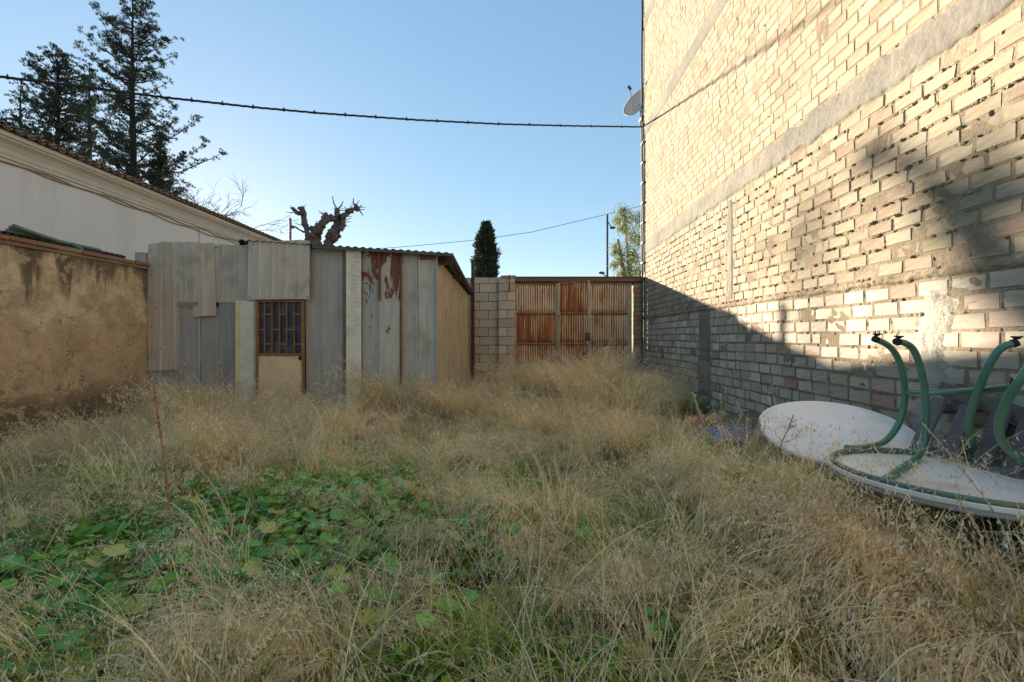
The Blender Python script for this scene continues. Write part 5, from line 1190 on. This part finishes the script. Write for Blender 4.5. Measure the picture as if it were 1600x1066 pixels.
def put(nm, x, y, s=1.0, zoff=0.0, lean=None, sz=1.0):
    b, k = idx[nm]; L_ = lists["dry" if nm in ("dry","tall","straw","crisp") else "green" if nm in ("green","yg") else "leaf"]
    lx = 0.22*N(x*.6, y*.6, 70) + (lean[0] if lean else 0); ly = 0.22*N(x*.6, y*.6, 80) + (lean[1] if lean else 0)
    L_.append((x, y, H(x, y)+zoff, -ly + U(-.1,.1), lx + U(-.1,.1), 3.4*N(x*.75, y*.75, 44) + 2.2*N(x*2.2, y*2.2, 14) + U(-.9,.9) + (-1.2 if x > 0 else -1.9), s, s, s*sz, b + R.randrange(k)))
RS = random.Random(99)
def dens(y): return 52*(1-ss(2.2, 5.5, y)) + 32*ss(2.2, 5.5, y)       # clumps per square metre
y = 0.95
while y < 10.2:
    st_y = 1/math.sqrt(dens(y)); xl = max(-6, -1.28*y-0.8); xr = min(2.72, 1.2*y+.6); x = xl
    while x < xr:
        px_, py_ = x + U(-.5,.5)*st_y, y + U(-.5,.5)*st_y; x += st_y
        if blocked(px_, py_): continue
        w = weights(px_, py_); tot = sum(w.values()); q = RS.random()*tot; nm = "dry"
        for k_, v_ in w.items():
            q -= v_
            if q <= 0: nm = k_; break
        hm = hmul(px_, py_)
        if px_ > 1.2 and py_ < 1.9: hm = max(hm, .95)
        if math.hypot(px_-TC.x, py_-TC.y) < TR+.05: 
            if nm in ("dry","green","yg"): hm = min(hm, .62) 
            if RS.random() < .35: continue
        if math.hypot(px_-SC_.x, py_-SC_.y) < SR-.03: hm = min(hm, .55)
        if py_ < 1.5: hm *= .72
        for bx, by in DEB:
            if abs(px_ - bx*py_/by) < .4 and by-1.1 < py_ < by: hm = min(hm, .50)
        s_ = hm*U(.82,1.18)
        if nm == "mallow": s_ = U(.85,1.25)
        if nm == "small": s_ = U(.9,1.25)
        if nm == "straw": s_ = U(.8,1.2)
        if nm == "dry" and (RS.random() < .12 + .4*bump_(px_,py_,.9,8.2,1.3,1.5)): nm = "tall"
        put(nm, px_, py_, s_, sz=U(.85,1.15))
        if nm in ("mallow",) and RS.random() < .10: put("dry", px_, py_, .8)
    y += st_y
# thicker clumps where the photograph shows mounds of seed heads
for (cx_, cy_, r_, n_, nm, s_, lean) in ((-2.6,4.15,.55,26,"dry",1.05,(.1,0)),(-4.2,4.9,.9,30,"tall",.85,(-.15,0)),(-1.15,2.05,.28,16,"dry",.9,(.15,-.15)),(1.0,3.35,.35,18,"dry",1.0,(-.1,-.2)),(1.25,2.35,.3,16,"dry",.95,(.25,-.1)),(1.75,2.95,.22,12,"green",1.1,(0,-.1)),(.7,8.3,.9,70,"tall",1.25,(0,0)),(-.2,9.3,.5,20,"tall",1.15,(0,0)),(-1.2,7.0,.4,20,"tall",1.1,(0,0)),(-2.1,6.95,.25,12,"tall",1.35,(0,0)),(-3.6,6.9,.4,14,"tall",1.0,(0,0)),(-4.6,6.4,.5,22,"tall",1.25,(0,0)),(-2.9,4.3,.6,18,"tall",1.0,(0,0)),(.9,4.6,.4,16,"tall",.95,(0,0)),(2.35,2.98,.12,10,"dry",1.15,(0,.1)),(-3.9,5.9,.8,26,"tall",1.0,(-.1,0)),(.3,6.2,.6,20,"tall",.95,(0,0)),(-2.6,5.6,.5,16,"tall",.9,(0,0)),(-.3,5.0,.5,14,"dry",1.1,(0,0)),(2.55,2.78,.08,7,"dry",1.1,(0,0)),(.9,5.8,.5,16,"dry",1.0,(.1,0)),(1.7,7.6,.5,14,"green",1.3,(0,0)),(2.2,7.0,.3,10,"green",1.0,(0,0)),(1.55,1.75,.25,14,"dry",.85,(.2,-.1)),(2.0,1.62,.2,14,"dry",1.0,(.1,0)),(1.75,1.62,.2,16,"dry",1.1,(.15,.1)),(1.62,1.95,.14,12,"dry",1.0,(.1,.1)),(1.9,1.68,.16,8,"green",1.2,(0,0)),(1.6,2.2,.12,10,"dry",.95,(0,0))):
    for _ in range(n_):
        a = U(0, 6.28); q = r_*math.sqrt(R.random()); put(nm, cx_+math.cos(a)*q, cy_+math.sin(a)*q*.8, s_*U(.8,1.15), lean=lean)
for c_, r0, a0, a1, n_, s0 in ((TC, TR, 150, 300, 46, 1.0), (SC_, SR, 170, 290, 22, .95)):
    for _ in range(n_):
        a = math.radians(U(a0, a1)); q = r0 + U(.06, .24); x_, y_ = c_.x+math.cos(a)*q, c_.y+math.sin(a)*q
        if x_ < 2.66: put(R.choice(["dry","dry","tall","green","straw"]), x_, y_, s0*U(.85,1.1))
scatter("dry_grass", "tall dry straw coloured wild grass with drooping seed heads filling the yard", meshes_dry, lists["dry"], [M_dry])
scatter("green_grass", "green and yellow green grass tufts growing through the dry grass", meshes_green, lists["green"], [M_green])
scatter("ground_weeds", "low mallow and clover like leaves covering patches of the ground", meshes_leaf, lists["leaf"], [M_mallow])
# long stray straws arching across the foreground
pb = PB(); n = 420
P, az, L_ = stems(n, .1, (.6,1.1), .95, (.4,1.6), 9, .002, ST, ST)
for i in range(n):
    yy = rg.uniform(1.35, 4.2); xx = rg.uniform(-1.25*yy, min(2.3, 1.1*yy)); P[i] += np.array([xx, yy, H(xx, yy)])
P[..., 0] = np.minimum(P[..., 0], 2.66); bad = (np.hypot(P[..., 0]-TC.x, P[..., 1]-TC.y) < TR+.06).any(1) & (P[..., 2].max(1) > 1.05); P = P[~bad]; az = az[~bad]
ribbons(pb, P, az, .0024, ST+[YG[0]], ST+STP, .12, .6); spikelets(pb, P[::2], 18, .7, .016, .0024, ST+STP, .8, .02)
me = pb.mesh("stray_straws", M_dry); o = link("stray_straws", me, None); tag(o, "long bent dry stalks arching over the grass", kind="stuff")

# ------------------------------------------------------------------ single tall weeds one can point at
def weed(name, label, pts, r, col, heads=0, hr=.006, twigs=(), group=None):
    root = thing(name, label, "weed", tuple(pts[0]), group); m = MB(); Q = []
    P = [Vector(p) for p in pts]
    tubeleg(m, P, r, col, 5, 4); obj_of(m, "stalk", M_dryobj, root, True)
    m = MB()
    for tw in twigs: m.tube([Vector(p) for p in tw], [r*.7, r*.5, r*.25][:len(tw)], 4, col=col)
    if heads:
        for _ in range(heads):
            t_ = R.uniform(.25, 1)*(len(P)-1); i = min(int(t_), len(P)-2); p = P[i].lerp(P[i+1], t_-i); m.blob(p + Vector((U(-1,1),U(-1,1),U(-1,1)))*hr*1.2, (hr*U(.6,1.2), hr*U(.6,1.2), hr*U(1,2.2)), 5, 4, jit=.3, col=tuple(c*U(.8,1.2) for c in col))
    if m.v: o = obj_of(m, "seed_heads" if heads else "side_twigs", M_dryobj, root); o["kind"] = "stuff"
    return root
M_dryobj = m_generic("dry_stalk", 0.85, 0.0, .25, 30, .3, damt=.3)
weed("dry_weed", "tall reddish brown dry weed stalk with clustered husks standing over the broad leaves", [at(268,855,2.75), at(264,790,2.78), at(257,720,2.80), at(248,665,2.82), at(245,640,2.82), at(240,600,2.85)], .0055, (0.36,0.19,0.10), 34, .0065)
weed("dry_weed", "bent dry weed stalk with broken tip rising before the blue bag", [at(1125,700,3.6), at(1100,662,3.62), at(1088,630,3.64), at(1081,612,3.66)], .006, (0.50,0.42,0.32), 8, .010, [[at(1092,650,3.62), at(1086,628,3.6), at(1078,618,3.6)], [at(1094,665,3.6), at(1120,690,3.5)]])
weed("dry_weed", "pair of jagged dry stalks between the blue bag and the leaning table", [at(1140,720,3.4), at(1150,670,3.4), at(1158,648,3.4), at(1152,628,3.42)], .006, (0.50,0.41,0.28), 6, .010, [[at(1152,665,3.4), at(1158,690,3.38)], [at(1156,650,3.4), at(1150,640,3.4), at(1150,630,3.38)]])
weed("dry_weed", "thin straight yellowish stalk rising just left of the leaning table", [at(1131,690,3.7), at(1128,650,3.7), at(1125,615,3.7)], .004, (0.48,0.40,0.20), 5, .009)
weed("dry_weed", "short hooked dry stalk at the left edge of the leaning table", [at(1182,705,3.2), at(1185,680,3.2), at(1187,655,3.2)], .005, (0.50,0.40,0.28), 5, .009, [[at(1187,658,3.2), at(1183,660,3.2)]])
weed("dark_weed", "small dark branching weed silhouetted against the leaning white table", [at(1219,705,2.62), at(1222,690,2.62), at(1232,670,2.62), at(1240,648,2.62)], .003, (0.17,0.16,0.13), 0, .004,
     [[at(1222,690,2.62), at(1212,680,2.6), at(1209,668,2.6)], [at(1224,692,2.62), at(1240,686,2.6), at(1256,679,2.6)], [at(1234,668,2.62), at(1246,664,2.6)], [at(1232,672,2.62), at(1224,664,2.62)], [at(1236,660,2.62), at(1246,656,2.62)], [at(1237,656,2.62), at(1230,652,2.62)], [at(1234,664,2.62), at(1243,668,2.62)]])
for k, (pts, lab) in enumerate((([(1548,905,1.75),(1530,830,1.78),(1490,770,1.8)], "long pale straw leaning over the upturned table rim"), ([(1600,930,1.6),(1565,820,1.62),(1500,730,1.7),(1440,660,1.8)], "longest bent straw crossing the upturned table at the right edge"))):
    weed("tall_straw", lab, [at(*p) for p in pts], .0022, (0.55,0.47,0.30), 14, .005)
SC.render.film_transparent = False
